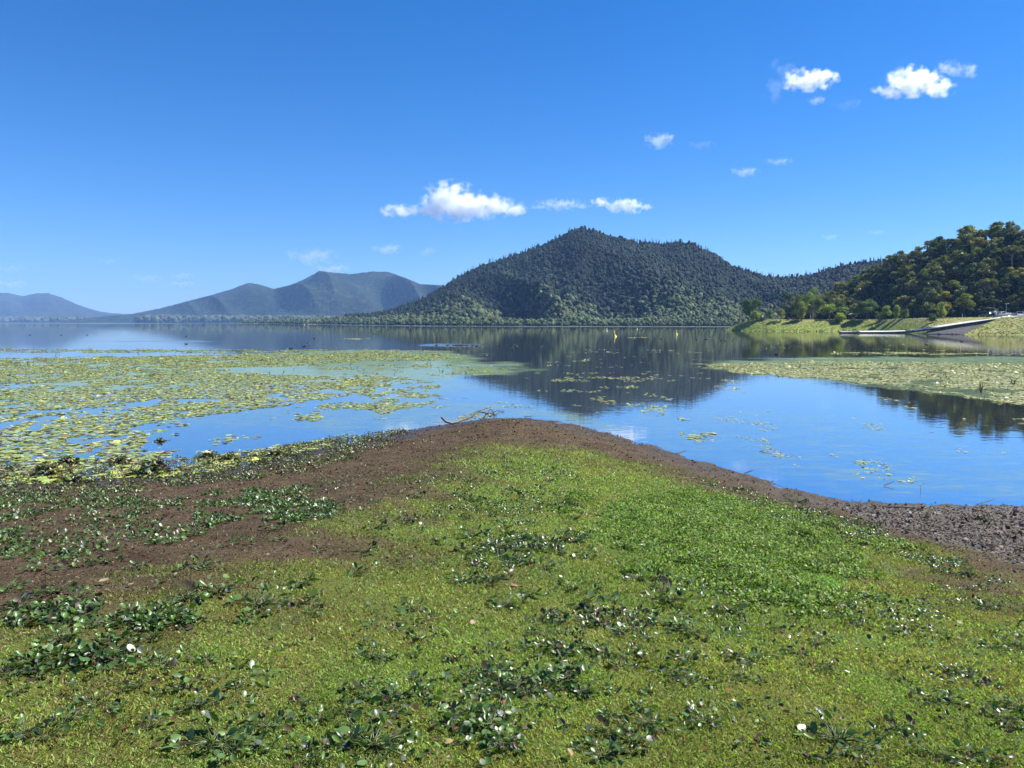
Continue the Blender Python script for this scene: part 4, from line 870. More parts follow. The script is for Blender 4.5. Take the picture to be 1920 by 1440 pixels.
def clump_mesh(k, n_, sp_, hg, brown=.08):
    r = np.random.default_rng(500 + k); V, Fc, C = leaf_rows(n_, r, sp_ * .95, hg * .7, .040, brown)
    V[:, 2] = np.maximum(V[:, 2], .002); mb = MB(); nl = len(V) // 9
    for i in range(nl):
        p = V[i * 9 + 5]; q = (r.normal(0, .015), r.normal(0, .015), 0)
        mb.tube([q, (p[0] * .5, p[1] * .5, max(.01, p[2] * .6 + .01)), tuple(p)], [.0022, .002, .0015], 4, col=(.09, .12, .03))
    Vt = np.array(mb.v); Ft = np.array([f for f in mb.f if len(f) == 4]); Ft = np.concatenate([Ft[:, [0, 1, 2]], Ft[:, [0, 2, 3]]])
    return mk_mesh('leaf_clump', np.concatenate([V, Vt]), np.concatenate([Fc, Ft + len(V)]), M_hyacinth, np.concatenate([C, np.array(mb.c)]))
CM = [clump_mesh(k, *a) for k, a in enumerate([(9, .06, .04), (12, .08, .04), (16, .10, .05), (22, .13, .05), (14, .09, .05, .25), (28, .15, .06), (7, .05, .035), (18, .11, .05, .35)])]
CL = """14,1109 105,1113 113,1144 144,1125 35,1148 117,1170 128,1047 198,1057 214,1035 257,1067 288,1020 319,1020 292,1102 373,1067 445,1014 525,1014 373,1002 513,995 595,1036 568,1098 408,1115 350,1129 486,1139 560,1133 591,1154 467,1166
35,1300 202,1263 233,1253 307,1249 389,1249 451,1253 505,1273 260,1296 288,1311 350,1298 447,1298 175,1331 229,1335 350,1337 373,1327 575,1323 599,1354 280,1374 12,1389 45,1385 86,1393 120,1366 509,1366 408,1405 435,1416 478,1409 622,1405 587,1428
698,911 702,944 784,934 760,981 792,969 706,993 690,1035 663,1078 776,1146 698,1175 679,1230 698,1242 722,1242 788,1203 776,1230 850,1238 788,1280 753,1308 687,1308 737,1339 819,1020 869,1096 924,1090 889,1008 978,1012 1052,1016 1079,1018 881,1039 932,1032 963,1036 974,1059 1025,1070 1005,1036 1060,1039
994,1121 951,1139 1072,1107 1110,1113 1087,1139 1153,1133 1013,1164 1002,1191 1048,1191 1087,1191 1107,1175 1153,1191 1184,1175 1212,1172 1212,1199 901,1226 928,1222 986,1222 1044,1222 1103,1222 1138,1230 1184,1222 1161,1253 912,1269 881,1273 1068,1370 1145,1347 1153,1382 1130,1382 1204,1366 1212,1300 1204,1331 1262,1273
1087,1413 1130,1424 1184,1401 679,1393 702,1409 729,1393 655,1405 648,1343 920,969 943,997 862,929 889,942 1009,958 1052,954 998,983 1079,975 978,929 1013,915 928,888 881,903 1029,903 1184,1032 1247,1090 1196,1090 1250,1113 1250,1133 1247,1175 1270,1183
1296,1187 1373,1191 1463,1187 1521,1183 1537,1211 1373,1234 1408,1244 1490,1228 1288,1238 1292,1280 1544,1257 1381,1273 1432,1280 1299,1335 1323,1358 1424,1397 1642,1382 1673,1374 1700,1374 1572,1397 1591,1413 1548,1424 1517,1424 1750,1420 1820,1424 1859,1432 1778,1323 1739,1319 1789,1265 1813,1273 1840,1284 1867,1288
1879,1354 1902,1366 1914,1335 1727,1212 1537,1152 1369,1148 1486,1129 1677,1187 1856,1144 1611,1176 1762,1071 1797,1078 1863,1218 1902,1214 1634,1004 1498,942 1544,973 1342,911 1389,919 935,1255 965,1262 1000,1300 1040,1290 905,1330 940,1350 1020,1268"""
big = {(702, 1409): 'large clump of broad shiny leaves near the bottom edge, left of centre', (1572, 1397): 'big dark clump of folded brown and green leaves near the bottom edge at right', (408, 1405): 'broad clump of big pale leaves near the bottom edge at left', (1296, 1187): 'dark shiny clump at the lower left edge of the bright weeds'}
def put_clump(px, py, label, group, smin=.85, smax=1.2, k=None):
    p = ground_hit(px, py); o = mk_obj('leaf_clump', CM[int(r.integers(8)) if k is None else k]); s = r.uniform(smin, smax); o.location = (p[0], p[1], p[2] + .004); o.scale = (s, s, s); o.rotation_euler = (r.normal(0, .06), r.normal(0, .06), r.uniform(0, 6.28)); tag(o, label, 'plant', group); return p
nc_ = 0
for t in CL.split():
    px, py = map(int, t.split(',')); g_ = float(grassiness(*ground_hit(px, py)[:2])); k = 5 if (px, py) in big else None
    if (px, py) in big: put_clump(px, py, big[(px, py)], None, 1.25, 1.4, k)
    elif g_ > .45: put_clump(px, py, 'loose clump of round glossy dark green leaves lying on the short grass', 'leaf clumps on the grass', .75 + .55 * (py < 1150), 1.0 + .8 * (py < 1150))
    else: put_clump(px, py, 'loose clump of round glossy leaves lying on the bare brown mud', 'leaf clumps on the mud', 1.0, 1.45)
    nc_ += 1
DENSE = [[(0, 1230), (156, 1191), (218, 1152), (311, 1140), (404, 1152), (350, 1203), (272, 1222), (156, 1261), (58, 1284), (0, 1284)],
         [(795, 1300), (873, 1265), (935, 1269), (1009, 1253), (1099, 1253), (1173, 1269), (1173, 1315), (1107, 1327), (990, 1339), (990, 1397), (912, 1417), (858, 1397), (803, 1347)]]
for di, (poly, cnt) in enumerate(zip(DENSE, (30, 26))):
    A = np.array(poly); c = 0
    while c < cnt:
        x, y = r.uniform(A[:, 0].min(), A[:, 0].max()), r.uniform(A[:, 1].min(), A[:, 1].max())
        if inpoly(np.array([x]), np.array([y]), poly)[0]:
            put_clump(x, y, ('leafy clump in the crowded leaf patch on the left, where mud meets grass', 'leafy clump in the crowded leaf patch low in the middle of the grass')[di], ('clumps in the left leaf patch', 'clumps in the middle leaf patch')[di], .8, 1.15); c += 1
# carpets of leaves on the left mud and along the shore
CARPET = [([(0, 885), (300, 880), (480, 850), (640, 822), (760, 806), (730, 835), (600, 880), (420, 905), (240, 925), (0, 935)], 9000, .5, 1.35), ([(0, 868), (280, 862), (470, 845), (640, 818), (800, 798), (760, 815), (600, 850), (420, 880), (0, 905)], 3200, .8, 1.4), ([(0, 925), (240, 920), (330, 950), (240, 980), (90, 975), (0, 1060), (-200, 1060), (-300, 930)], 8000, .15, 1.15),
          ([(340, 925), (560, 915), (640, 950), (600, 980), (440, 985), (340, 975)], 3200, .08, 1.2), ([(0, 1130), (200, 1130), (190, 1190), (0, 1200)], 500, .15, 1.0), ([(0, 960), (420, 985), (200, 1060), (0, 1080)], 1300, .2, 1.1),
          ([(420, 1010), (1150, 1080), (1920, 1110), (1920, 1300), (0, 1300), (300, 1120)], 1100, .2, .8), ([(700, 900), (1000, 850), (1250, 900), (1100, 1080), (640, 1080)], 800, .12, .9), (DENSE[0], 420, .08, 1), (DENSE[1], 90, .12, 1), ([(0, 1200), (560, 1230), (700, 1300), (700, 1440), (0, 1440)], 130, .15, .95), ([(640, 1180), (860, 1160), (880, 1320), (700, 1420), (620, 1300)], 70, .15, .9), ([(1000, 1240), (1280, 1240), (1260, 1420), (1000, 1420)], 90, .15, .9), ([(560, 890), (820, 890), (820, 1000), (680, 1040), (560, 1000)], 500, .15, 1.0), ([(850, 880), (1080, 880), (1100, 960), (960, 1000), (820, 960)], 2200, .1, .9), ([(880, 1020), (1110, 1000), (1120, 1060), (900, 1070)], 1300, .2, .9), ([(990, 1160), (1220, 1150), (1220, 1230), (1000, 1240)], 550, .4, .85),
          ([(1290, 895), (1470, 940), (1640, 985), (1780, 1040), (1900, 1110), (1700, 1060), (1520, 1000), (1340, 930)], 3800, .15, .85), ([(1200, 1080), (1560, 1120), (1900, 1100), (1900, 1200), (1500, 1200), (1250, 1160)], 800, .25, .75),
          ([(930, 840), (1080, 845), (1120, 880), (880, 880)], 350, .1, .9), ([(0, 1290), (1920, 1240), (1920, 1440), (0, 1440)], 420, .3, .7)]
Vs = []; Fs = []; Cs = []; b0 = 0
for poly, cnt, bro, sz in CARPET:
    W = np.array([ground_hit(min(max(x, -400), 2300), y)[:2] for x, y in poly]); X = r.uniform(W[:, 0].min(), W[:, 0].max(), cnt * 9); Y = r.uniform(W[:, 1].min(), W[:, 1].max(), cnt * 9)
    sc_ = np.clip(Y / 12, .35, 1.5)
    ok = (sdist(X, Y, W) + (fbm(X * 1.6, Y * 1.6, 3, 5) - .5) * 1.1 * sc_ > 0) & (fbm(X * 2.6, Y * 2.6, 3, 6) > (.42 if bro > .4 and sz > 1.2 else .5)); X, Y = X[ok][:cnt], Y[ok][:cnt]
    P = np.stack([X, Y, np.maximum(gh(X, Y), 0) + r.uniform(.002, .045, len(X))], 1)
    V, Fc, C = leaves_at(P, r.uniform(0, 6.28, len(X)), r.uniform(-.5, .9, len(X)), .046 * sz * r.uniform(.6, 1.3, len(X)), r, bro, .12)
    if bro > .3 and sz > 1.2: yl = np.repeat(r.random(len(X)) < .13, 9); C[yl] = np.array([.20, .23, .06]) * r.uniform(.7, 1.2)
    Vs.append(V); Fs.append(Fc + b0); Cs.append(C); b0 += len(V)
me = mk_mesh('washed_up_leaves', np.concatenate(Vs), np.concatenate(Fs), M_hyacinth, np.concatenate(Cs))
tag(mk_obj('washed_up_leaves', me), 'loose glossy leaves strewn over mud and grass along the shore', 'leaves', kind='stuff')
# rotting heaps at the left water edge
def heap(px, py, s, label):
    p = ground_hit(px, py); rh = np.random.default_rng(int(px)); n_ = 70; a = rh.uniform(0, 6.28, n_); d = np.abs(rh.normal(0, .22, n_)) * s
    base = np.stack([np.cos(a) * d, np.sin(a) * d, np.clip(.24 * s - d * .75, .0, 1) * rh.uniform(.5, 1, n_)], 1)
    V, Fc, C = leaves_at(base, a, rh.uniform(-.8, .4, n_), .13 * s * rh.uniform(.6, 1.2, n_), rh, .6, .1); yl = np.repeat(rh.random(n_) < .2, 9); C[yl] = (.30, .36, .10)
    V[:, 2] = np.maximum(V[:, 2], -.02); tb = MB()
    for i in range(n_): q = V[i * 9]; tb.tube([(0, 0, -.02), (q[0] * .5, q[1] * .5, max(.02, q[2] * .7)), tuple(q)], [.008, .007, .004], 3, col=(.05, .045, .02), cap=False)
    Vt = np.array(tb.v); Ft = np.array(tb.f); Ft = np.concatenate([Ft[:, [0, 1, 2]], Ft[:, [0, 2, 3]]]); Fc = np.concatenate([Fc, Ft + len(V)]); V = np.concatenate([V, Vt]); C = np.concatenate([C, np.array(tb.c)])
    o = mk_obj('plant_heap', mk_mesh('plant_heap', V, Fc, M_hyacinth, C)); o.location = (p[0], p[1], max(p[2], 0) + .01); tag(o, label, 'plant heap')
for px, py, s, lab in [(285, 888, 1.5, 'tallest dark heap of rotting lily leaves at the left water edge'), (88, 890, 1.2, 'dark heap of rotting leaves near the left edge by the water'), (128, 868, .9, 'small heap with an upright round leaf in the left pads'), (225, 868, .9, 'low dark leaf heap left of the tallest one'), (395, 858, .9, 'brown leaf heap standing in shallow water right of the tallest heap'), (430, 862, .8, 'reddish brown leaf heap beside the blue open water'), (520, 855, .9, 'dark heap with yellow leaves where the pads meet the mud'), (140, 905, .9, 'dark tangle of leaves in the wet mud at left'), (300, 828, .5, 'single brown curled leaf lump in the open blue water')]: heap(px, py, s, lab)

# ================================================================== weeds, grass and litter
def logpolar(n_, r0, r1, half, r):
    rho = r0 * (r1 / r0) ** r.random(n_); t = r.uniform(-half, half, n_); return rho * np.sin(t), rho * np.cos(t), rho
WEED_PX = [(1120, 965), (1200, 935), (1300, 925), (1420, 945), (1520, 975), (1580, 1010), (1600, 1050), (1590, 1100), (1500, 1130), (1400, 1130), (1300, 1110), (1220, 1080), (1150, 1030)]
WEED = [tuple(ground_hit(x, y)[:2]) for x, y in WEED_PX]
r = np.random.default_rng(31)
# short turf
nB = 1250000; X, Y, rho = logpolar(nB, 1.7, 30, R(52), r); g_ = grassiness(X, Y); wd_ = sstep(-.3, .3, sdist(X, Y, WEED) + (fbm(X * 3, Y * 3, 2, 8) - .5) * .6)
thin = fbm(X * 3.2, Y * 3.2, 3, 55); ok = (r.random(nB) < g_ * np.where(thin > .42, 1, .45) + .015) & (sdist(X, Y, LAND) > .3); X, Y, rho, g_, wd_, thin = X[ok], Y[ok], rho[ok], g_[ok], wd_[ok], thin[ok]; nB = len(X); print('blades', nB)
P = np.stack([X, Y, gh(X, Y) - .003], 1); a = r.uniform(0, 6.28, nB); hgt = (.008 + .0011 * rho) * r.uniform(.5, 1.5, nB) * (1 + .5 * fbm(X * 2, Y * 2, 2, 66)); wid = (.0014 + .0005 * rho) * r.uniform(.7, 1.3, nB); ln = hgt * r.uniform(.3, 1.5, nB); la = r.uniform(0, 6.28, nB)
side = np.stack([np.cos(a), np.sin(a), 0 * a], 1) * wid[:, None]; tip = np.stack([np.cos(la) * ln, np.sin(la) * ln, hgt], 1)
V = np.stack([P - side, P + side, P + tip * [.55, .55, .8] + side * .7, P + tip], 1).reshape(-1, 3)
tone = fbm(X * .55, Y * .55, 3, 44); C = fcol(nB, (.205, .285, .066), .42, r); k = r.random(nB)
C = np.where((k < .22)[:, None], fcol(nB, (.32, .45, .10), .3, r), C); C = np.where(((k > .22) & (k < .42 + .12 * (tone < .46) + .45 * (1 - g_) + .12 * (fbm(X * 2.3, Y * 2.3, 3, 46) < .38)))[:, None], fcol(nB, (.22, .17, .085), .4, r), C)
C = C * (1.16 - .22 * sstep(.35, .65, fbm(X * 1.1, Y * 1.1, 4, 45)))[:, None]; C = C * np.where((tone < .44)[:, None], [1.1, 1.0, 1.0], [1, 1, 1]); C *= (.55 + .45 * g_)[:, None]; C[:, 0] *= np.where(wd_ > .3, .7, 1)
me = mk_mesh('short_grass', V, np.arange(nB * 4).reshape(-1, 4), M_blade, np.repeat(C, 4, 0)); tag(mk_obj('short_grass', me), 'short green grass covering the point of land', 'grass', kind='stuff')
# taller bright weeds
nW = 5200; W = np.array(WEED); X = r.uniform(W[:, 0].min() - .6, W[:, 0].max() + .6, nW); Y = r.uniform(W[:, 1].min() - .6, W[:, 1].max() + .6, nW); inn = sdist(X, Y, W) + (fbm(X * 1.5, Y * 1.5, 4, 18) - .5) * 3.0; ok = inn > -.1; X, Y, inn = X[ok], Y[ok], inn[ok]
kk = (fbm(X * 2.8, Y * 2.8, 3, 27) > .40) | (r.random(len(X)) < .25); X, Y, inn = X[kk], Y[kk], inn[kk]
ex = [(1085, 940), (1095, 932), (1075, 945), (1105, 938), (1090, 930), (1500, 990), (1515, 1010), (1540, 985)]; EP = np.array([ground_hit(*q)[:2] for q in ex for _ in range(14)]); EP += r.normal(0, .08, EP.shape); X = np.append(X, EP[:, 0]); Y = np.append(Y, EP[:, 1]); inn = np.append(inn, np.full(len(EP), .8))
nW = len(X); per = 30; hp = (.03 + .20 * sstep(0, .9, inn) * sstep(.3, .75, fbm(X * 2.5, Y * 2.5, 3, 19)) * r.uniform(.5, 1.3, len(X))); z0_ = gh(X, Y); la = r.uniform(0, 6.28, (nW, per)); rad_ = np.sqrt(r.random((nW, per))) * .075; hz = hp[:, None] * r.uniform(.15, 1, (nW, per))
B = np.stack([X[:, None] + np.cos(la) * rad_, Y[:, None] + np.sin(la) * rad_, z0_[:, None] + hz], -1).reshape(-1, 3); nL = len(B); a = r.uniform(0, 6.28, nL); pit = r.uniform(-.2, 1.1, nL); l = r.uniform(.018, .050, nL); wv = l * r.uniform(.22, .4, nL)
d = np.stack([np.cos(a) * np.cos(pit), np.sin(a) * np.cos(pit), np.sin(pit)], 1) * l[:, None]; s = np.stack([-np.sin(a), np.cos(a), r.normal(0, .3, nL)], 1) * wv[:, None]
V = np.stack([B, B + d * .5 + s, B + d, B + d * .5 - s], 1).reshape(-1, 3); C = fcol(nL, (.12, .20, .025), .55, r); C = np.where((r.random(nL) < .25)[:, None], fcol(nL, (.28, .38, .08), .3, r), C); C = np.where((r.random(nL) < .06)[:, None], fcol(nL, (.2, .15, .07), .3, r), C)
me = mk_mesh('weeds', V, np.arange(nL * 4).reshape(-1, 4), M_blade, np.repeat(C, 4, 0)); tag(mk_obj('weeds', me), 'taller bright green leafy weeds in a patch right of centre', 'weeds', kind='stuff')
# mud crumbs, dead bits
nB = 520000; X, Y, rho = logpolar(nB, 1.8, 36, R(54), r); g_ = grassiness(X, Y); ok = (sdist(X, Y, LAND) > -.05) & (r.random(nB) < (1 - .88 * g_)); X, Y, rho = X[ok], Y[ok], rho[ok]; nB = len(X); print('crumbs', nB)
lt = sstep(-.25, .25, sdist(X, Y, LITTER) + (fbm(X * 3, Y * 3, 3, 92) - .5) * .8)
sz = (.0014 + .00045 * rho) * r.choice([.6, 1, 1.7, 3.2], nB, p=[.4, .38, .19, .03]) * (1 + .9 * lt); P = np.stack([X, Y, gh(X, Y) + sz * .35], 1)
n1_ = r.normal(size=(nB, 3)); n1_[:, 2] = np.abs(n1_[:, 2]) + .5; n1_ /= np.linalg.norm(n1_, axis=1)[:, None]; t = np.cross(n1_, r.normal(size=(nB, 3))); t /= np.linalg.norm(t, axis=1)[:, None]; bt = np.cross(n1_, t)
T = t * (sz * r.uniform(.8, 1.9, nB))[:, None]; Bt = bt * (sz * r.uniform(.35, .8, nB))[:, None]; V = np.stack([P - T, P - Bt + n1_ * sz[:, None] * .3, P + T, P + Bt + n1_ * sz[:, None] * .2], 1).reshape(-1, 3)
C = fcol(nB, (.088, .060, .034), .6, r); k = r.random(nB); C = np.where((k < .08)[:, None], fcol(nB, (.25, .20, .14), .3, r), C); C = np.where((k > .90)[:, None], fcol(nB, (.03, .022, .016), .3, r), C); C = np.where((lt > .5)[:, None] & (k < .7)[:, None], fcol(nB, (.17, .15, .14), .5, r), C)
wt_ = 1 - sstep(.05, 2.2, sdist(X, Y, LAND)); C = C * (1 - .4 * wt_ * (X < -1))[:, None]
me = mk_mesh('dead_litter', V, np.arange(nB * 4).reshape(-1, 4), M_debris, np.repeat(C, 4, 0)); tag(mk_obj('dead_litter', me), 'brown crumbs of mud and dead plant bits over the bare ground', 'litter', kind='stuff')
# curled grey leaves on the right mud
W = np.array(LITTER); nG = 9000; X = r.uniform(W[:, 0].min(), W[:, 0].max(), nG); Y = r.uniform(W[:, 1].min(), W[:, 1].max(), nG); ok = sdist(X, Y, W) + (fbm(X * 3, Y * 3, 3, 92) - .5) * 1.0 > 0; X, Y = X[ok], Y[ok]
P = np.stack([X, Y, gh(X, Y) + r.uniform(0, .02, len(X))], 1); V, Fc, C = leaves_at(P, r.uniform(0, 6.28, len(X)), r.uniform(-.2, .3, len(X)), .045 * r.uniform(.4, 1.3, len(X)), r, .5, .5); C = np.repeat(fcol(len(X), (.14, .115, .095), .65, r), 9, 0)
me = mk_mesh('dry_leaves', V, Fc, M_debris, C); tag(mk_obj('dry_leaves', me), 'curled grey dead leaves matted on the mud at the right edge', 'dead leaves', kind='stuff')

# individual fallen leaves and small finds
M_dry = m_leaf('dry_leaf', .7, .25, .25)
def dry_leaf(px, py, s, col, label):
    p = ground_hit(px, py); V, Fc, C = leaves_at(np.zeros((1, 3)), np.array([r.uniform(0, 6.28)]), np.array([.15]), np.array([s]), r, 0, 0); C[:] = col
    o = mk_obj('fallen_leaf', mk_mesh('fallen_leaf', V, Fc, M_dry, C)); o.location = (p[0], p[1], max(p[2], 0) + .022); tag(o, label, 'leaf')
for px, py, s, c, lab in [(36, 1340, .09, (.55, .33, .18), 'tan curled dry leaf near the left edge of the grass'), (14, 1358, .07, (.5, .28, .18), 'pinkish dry leaf lowest at the left edge'), (838, 1394, .10, (.62, .45, .22), 'broad tan dry leaf near the bottom left of the middle leaf patch'), (1070, 1430, .08, (.6, .4, .22), 'tan dry leaf at the bottom edge in the middle'),
                          (972, 1102, .12, (.42, .24, .17), 'reddish brown dead leaf on the grass in the middle'), (1133, 968, .12, (.5, .33, .2), 'tan dead leaf left of the bright weeds'), (1575, 990, .14, (.55, .5, .38), 'pale flat leaf right of the bright weeds'), (1360, 1303, .07, (.6, .35, .15), 'orange dead leaf on the grass right of centre'),
                          (185, 1098, .14, (.7, .52, .38), 'pale peach leaf bits on the mud at left'), (243, 1099, .09, (.6, .42, .3), 'small peach leaf on the mud right of the pale bits'), (587, 1214, .06, (.6, .42, .28), 'small peach coloured leaf on the grass left of centre'), (883, 1177, .08, (.55, .38, .26), 'brown leaf in front of the scattered clumps in the middle'),
                          (1793, 1174, .08, (.85, .85, .85), 'white scrap lying on the grass at right'), (1735, 1190, .05, (.75, .75, .72), 'smaller white scrap left of the other one'), (1580, 1352, .08, (.6, .42, .25), 'tan dead leaf above the big dark clump at right'), (700, 1211, .07, (.6, .5, .38), 'pale leaf above the clumps left of centre'),
                          (1340, 1145, .10, (.5, .45, .33), 'pale dead stem piece below the bright weeds'), (1480, 1160, .06, (.5, .15, .2), 'reddish leaf under the bright weeds'), (1435, 1055, .045, (.9, .75, .02), 'tiny yellow flower in the bright weeds'), (940, 1330, .06, (.45, .2, .1), 'rust coloured leaf in the middle leaf patch'),
                          (393, 1140, .10, (.6, .35, .28), 'pinkish leaf at the right end of the left leaf patch'), (280, 925, .18, (.62, .52, .36), 'cream leaf on the wet mud at the left shore'), (1708, 965, .18, (.7, .72, .7), 'white curled leaf on the grey litter at right'), (1630, 968, .16, (.75, .75, .75), 'white leaf on the mud left of the grey litter')]:
    dry_leaf(px, py, s * .62, tuple(k * .7 for k in c), lab)

# driftwood branch at the tip of the point
M_drift = m_simple('driftwood', (.22, .18, .14), .8, .35, 9, .2, .004); M_driftd = m_simple('dark_twig', (.09, .07, .055), .8, .3, 9)
e0 = at_d(845.6, 793, 28.4); be = empty('driftwood_branch', e0); tag(be, 'bleached forked driftwood branch lying at the tip of the point', 'branch')
def bp_(px, py, D): return tuple(at_d(px, py, D) - e0)
mb = MB(); mb.tube([bp_(827.5, 782.5, 28.2), bp_(835.4, 790, 28.3), bp_(846, 793.4, 28.4), bp_(857, 791.3, 28.6), bp_(868, 787.5, 28.8), bp_(885, 781.3, 29), bp_(892, 772.8, 29.1), bp_(907, 767, 29.3), bp_(916, 762.5, 29.5), bp_(931, 759.5, 29.7)], [.04, .048, .05, .046, .042, .038, .032, .026, .016, .007], 8, col=(1, 1, 1))
mb.tube([bp_(916, 762.5, 29.5), bp_(913, 765.5, 29.4), bp_(920, 764, 29.3)], [.02, .016, .008], 5)
mb.build('stem', M_drift, be, True)
for k, pts in enumerate([[(896, 771.5), (907, 773.5), (915, 777), (920, 783)], [(907, 773.5), (918, 775), (930, 771), (936, 767)], [(915, 777), (917, 770), (920, 766.5), (924, 772), (926, 766)], [(920, 776), (930, 777), (937, 773), (934, 770)], [(912, 776), (908, 781), (906, 784)], [(925, 774), (928, 781)], [(918, 781), (925, 779), (932, 780)]]):
    mb = MB(); mb.tube([bp_(x, y, 29.3 + .15 * i) for i, (x, y) in enumerate(pts)], [.026 - .005 * i for i in range(len(pts))], 5); mb.build('twig', M_driftd, be)
def stick(px, py, L, rz, r_, label, up=.15):
    p = ground_hit(px, py); mb = MB(); mb.tube([(-L / 2, 0, 0), (0, .03 * L, up * L * .4), (L / 2, 0, up * L)], [r_ * .6, r_ * .5, r_ * .2], 6); o = mb.build('stick', M_driftd); o.location = (p[0], p[1], max(p[2], 0) + r_); o.rotation_euler = (0, 0, rz); tag(o, label, 'stick')
for a in [(1667, 911, .26, .2, .025, 'dark twisted stick floating near the right shore', .3), (1726, 925, .2, 1.1, .012, 'thin stick standing out of the shallows at right', .8), (1690, 955, .75, -.25, .035, 'dark log piece on the mud at the right water line', .02), (1853, 944, .4, .3, .02, 'dark stick on the right shore near the edge of the photo', .15), (1278, 852, .35, .4, .03, 'dark lump of wood on the shore right of the tip', .2), (535, 1035, .35, .9, .012, 'thin dark twig lying on the mud', .3), (1405, 889, .25, .1, .03, 'small dark stump at the water line right of the tip', .3), (992, 783, .4, .05, .03, 'short stick at the very tip of the point', .1)]: stick(*a)

# ================================================================== clouds (real volumes high above the haze)
def cloud(blobs, dens, label, thick=.5, wisp=0.0, alt=1500):
    cx = np.mean([b_[0] for b_ in blobs]); cy = np.mean([b_[1] for b_ in blobs]); D = alt / float(tan_el(cy)); c0 = at_d(cx, cy, D); k = D / F
    bl = [(at_d(x, y, D + zo * k) - c0, rx * k * 1.22, ry * k * 1.28) for x, y, rx, ry, zo in blobs]
    pts = []
    for c, rx, ry in bl:
        for i in range(6):
            for j in range(10):
                t = math.pi * (i + .5) / 6; f = 2 * math.pi * j / 10; pts.append((c[0] + 1.15 * rx * math.sin(t) * math.cos(f), c[1] + 1.15 * thick * min(rx, ry * 1.8) * math.sin(t) * math.sin(f), c[2] + 1.15 * ry * math.cos(t)))
    bm = bmesh.new(); [bm.verts.new(p) for p in pts]; g = bmesh.ops.convex_hull(bm, input=bm.verts); bmesh.ops.delete(bm, geom=[v for v in bm.verts if not v.link_faces], context='VERTS')
    bmesh.ops.recalc_face_normals(bm, faces=bm.faces)
    me = bpy.data.meshes.new('cloud'); bm.to_mesh(me); bm.free(); m = bpy.data.materials.new('cloud_vapour'); m.use_nodes = True; n = m.node_tree; n.nodes.clear(); out = n.nodes.new('ShaderNodeOutputMaterial')
    tc = N(n, 'ShaderNodeTexCoord').outputs['Object']; mean_r = np.mean([b_[2] for b_ in bl]); best = None
    for c, rx, ry in bl:
        s = N(n, 'ShaderNodeVectorMath', operation='SUBTRACT'); n.links.new(tc, s.inputs[0]); s.inputs[1].default_value = tuple(c)
        d_ = N(n, 'ShaderNodeVectorMath', operation='DIVIDE'); n.links.new(s.outputs[0], d_.inputs[0]); d_.inputs[1].default_value = (rx, thick * min(rx, ry * 1.8), ry)
        l = N(n, 'ShaderNodeVectorMath', operation='LENGTH'); n.links.new(d_.outputs[0], l.inputs[0]); v = mth(n, 'SUBTRACT', 1, l.outputs['Value']); best = v if best is None else mth(n, 'MAXIMUM', best, v)
    nz1 = noise(n, 1.25 / mean_r, 9, .66, tc)
    v = mth(n, 'ADD', best, mth(n, 'MULTIPLY', mth(n, 'SUBTRACT', nz1, .555), 3.3 + 1.3 * wisp)); v = mth(n, 'MINIMUM', v, mth(n, 'MULTIPLY', mth(n, 'ADD', best, .02), 2.2))
    mr = N(n, 'ShaderNodeMapRange'); n.links.new(v, mr.inputs[0]); mr.inputs[1].default_value = .05; mr.inputs[2].default_value = .95; mr.inputs[3].default_value = 0; mr.inputs[4].default_value = (dens if dens > 2 else dens * (.10 + .18 * dens)) / mean_r
    vol = N(n, 'ShaderNodeVolumePrincipled'); vol.inputs['Color'].default_value = (1, 1, 1, 1); vol.inputs['Anisotropy'].default_value = .35; n.links.new(mr.outputs[0], vol.inputs['Density']); n.links.new(vol.outputs[0], out.inputs['Volume'])
    me.materials.append(m); o = mk_obj('cloud', me); o.location = tuple(c0); tag(o, label, 'cloud')
cloud([(845, 378, 52, 34, 0), (880, 385, 60, 26, 5), (935, 388, 52, 17, 0), (815, 392, 36, 18, 0), (752, 395, 42, 12, 0), (972, 390, 22, 8, 0), (866, 398, 70, 12, 0)], 4.2, 'biggest puffy white cloud above the left shoulder of the mountain')
cloud([(1050, 383, 46, 11, 0), (1085, 384, 22, 7, 0), (1010, 388, 24, 5, 0)], 1.6, 'thin flat cloud just right of the biggest cloud', wisp=.4)
cloud([(1175, 386, 42, 13, 0), (1130, 380, 24, 9, 0)], 2.2, 'small ragged cloud above the mountain summit', wisp=.4)
cloud([(726, 467, 28, 10, 0)], 1.8, 'small white cloud above the far middle mountain', wisp=.3, alt=1100)
cloud([(1235, 263, 26, 14, 0), (1245, 258, 20, 9, 0)], 1.5, 'small curved cloud alone above the mountain, right of centre', wisp=.3)
cloud([(1315, 271, 28, 8, 0)], .5, 'very faint thin cloud right of the small curved cloud', wisp=.5)
cloud([(1397, 322, 27, 9, 0)], 1.3, 'small flat cloud, lower one of the two near the middle right', wisp=.3)
cloud([(1460, 303, 28, 7, 0)], 1.0, 'small flat streak of cloud, upper one of the two near the middle right', wisp=.4)
cloud([(1520, 149, 46, 19, 0), (1543, 143, 26, 14, 0), (1492, 157, 26, 12, 0)], 2.4, 'bright lengthy puff of cloud at the upper right, right of the wispy one', wisp=.2, alt=1900)
cloud([(1470, 130, 30, 20, 0), (1452, 165, 20, 26, 0), (1480, 152, 20, 14, 0)], .8, 'wispy torn cloud at the upper right, leftmost there', wisp=.9, alt=1900)
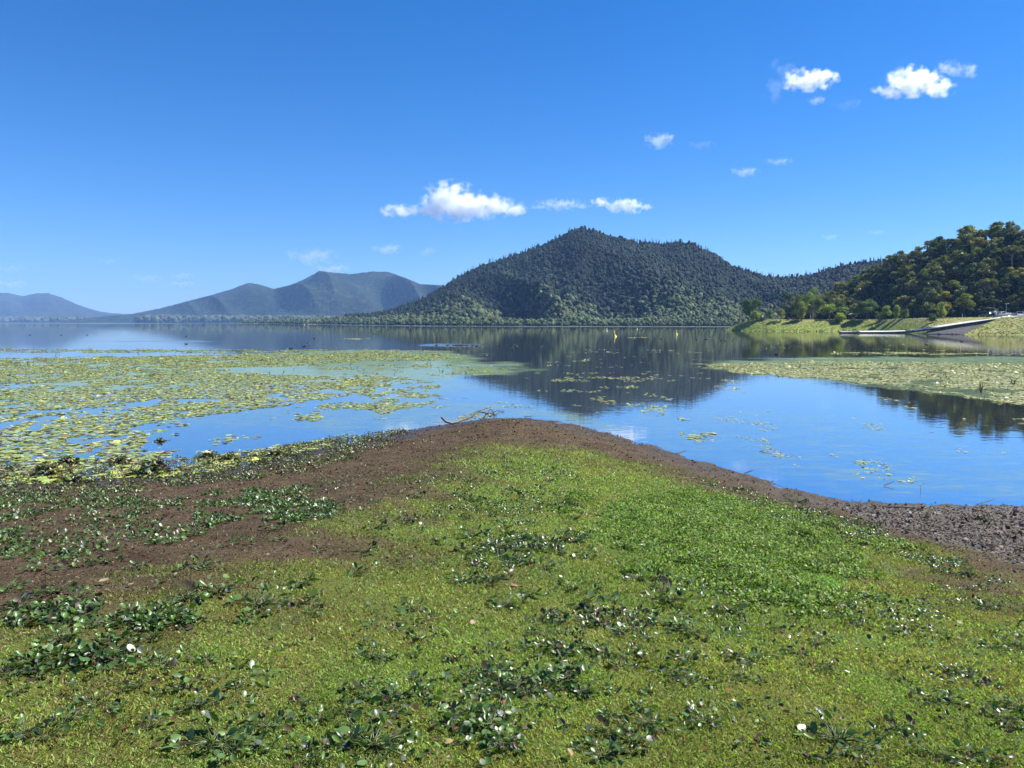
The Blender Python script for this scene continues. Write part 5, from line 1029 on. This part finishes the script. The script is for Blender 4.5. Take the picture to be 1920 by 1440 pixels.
cloud([(1531, 188, 16, 8, 0)], 1.2, 'tiny cloud under the bright long puff', wisp=.3, alt=1900)
cloud([(1590, 195, 30, 12, 0)], .4, 'faint wisp between the two big upper right clouds', wisp=.8, alt=1900)
cloud([(1712, 152, 48, 25, 0), (1755, 165, 34, 16, 0), (1672, 172, 36, 12, 0), (1725, 138, 26, 14, 0)], 2.8, 'brightest broad cloud near the upper right corner', wisp=.2, alt=1900)
cloud([(1785, 128, 30, 13, 0), (1818, 134, 18, 14, 0)], 1.4, 'ragged cloud at the right end of the brightest upper right cloud', wisp=.5, alt=1900)
for x, y, rx, ry, d_, lab in [(585, 481, 42, 14, .9, 'grey violet cloud above the far middle mountain'), (275, 522, 26, 7, .7, 'small grey cloud low on the left above the saddle'), (340, 517, 20, 6, .7, 'upper grey cloud strip of the pair low on the left'), (342, 532, 32, 5, .8, 'lower grey cloud strip of the pair low on the left'), (20, 505, 26, 7, .6, 'upper faint grey cloud at the left edge'), (22, 532, 32, 7, .8, 'lower grey cloud at the left edge'), (622, 505, 30, 8, 1.2, 'white cloud peeping from behind the far mountain summit'), (800, 471, 14, 8, .6, 'tiny grey cloud right of the small white one'), (205, 490, 16, 6, .5, 'faint small grey cloud at left'), (1557, 444, 14, 5, .5, 'tiny faint cloud left of the wooded hill top'), (1645, 436, 16, 4, .4, 'faint streak of cloud nearest the wooded hill top')]:
    cloud([(x, y, rx * 1.15, ry * 1.15, 0)], min(1.9, d_ * 1.9), lab, wisp=.5, alt=1100)

# ------------------------------------------------------------------ haze
mb = MB(); mb.box((0, 4460, 272), (18400, 9080, 550)); m = bpy.data.materials.new('haze'); m.use_nodes = True; n = m.node_tree; n.nodes.clear(); out = n.nodes.new('ShaderNodeOutputMaterial')
vol = N(n, 'ShaderNodeVolumePrincipled'); vol.inputs['Color'].default_value = (.29, .54, 1, 1); vol.inputs['Density'].default_value = 7.5e-5; n.links.new(vol.outputs[0], out.inputs['Volume'])
o = mb.build('haze', m); tag(o, 'pale blue haze in the air over the lake', 'haze', kind='stuff')
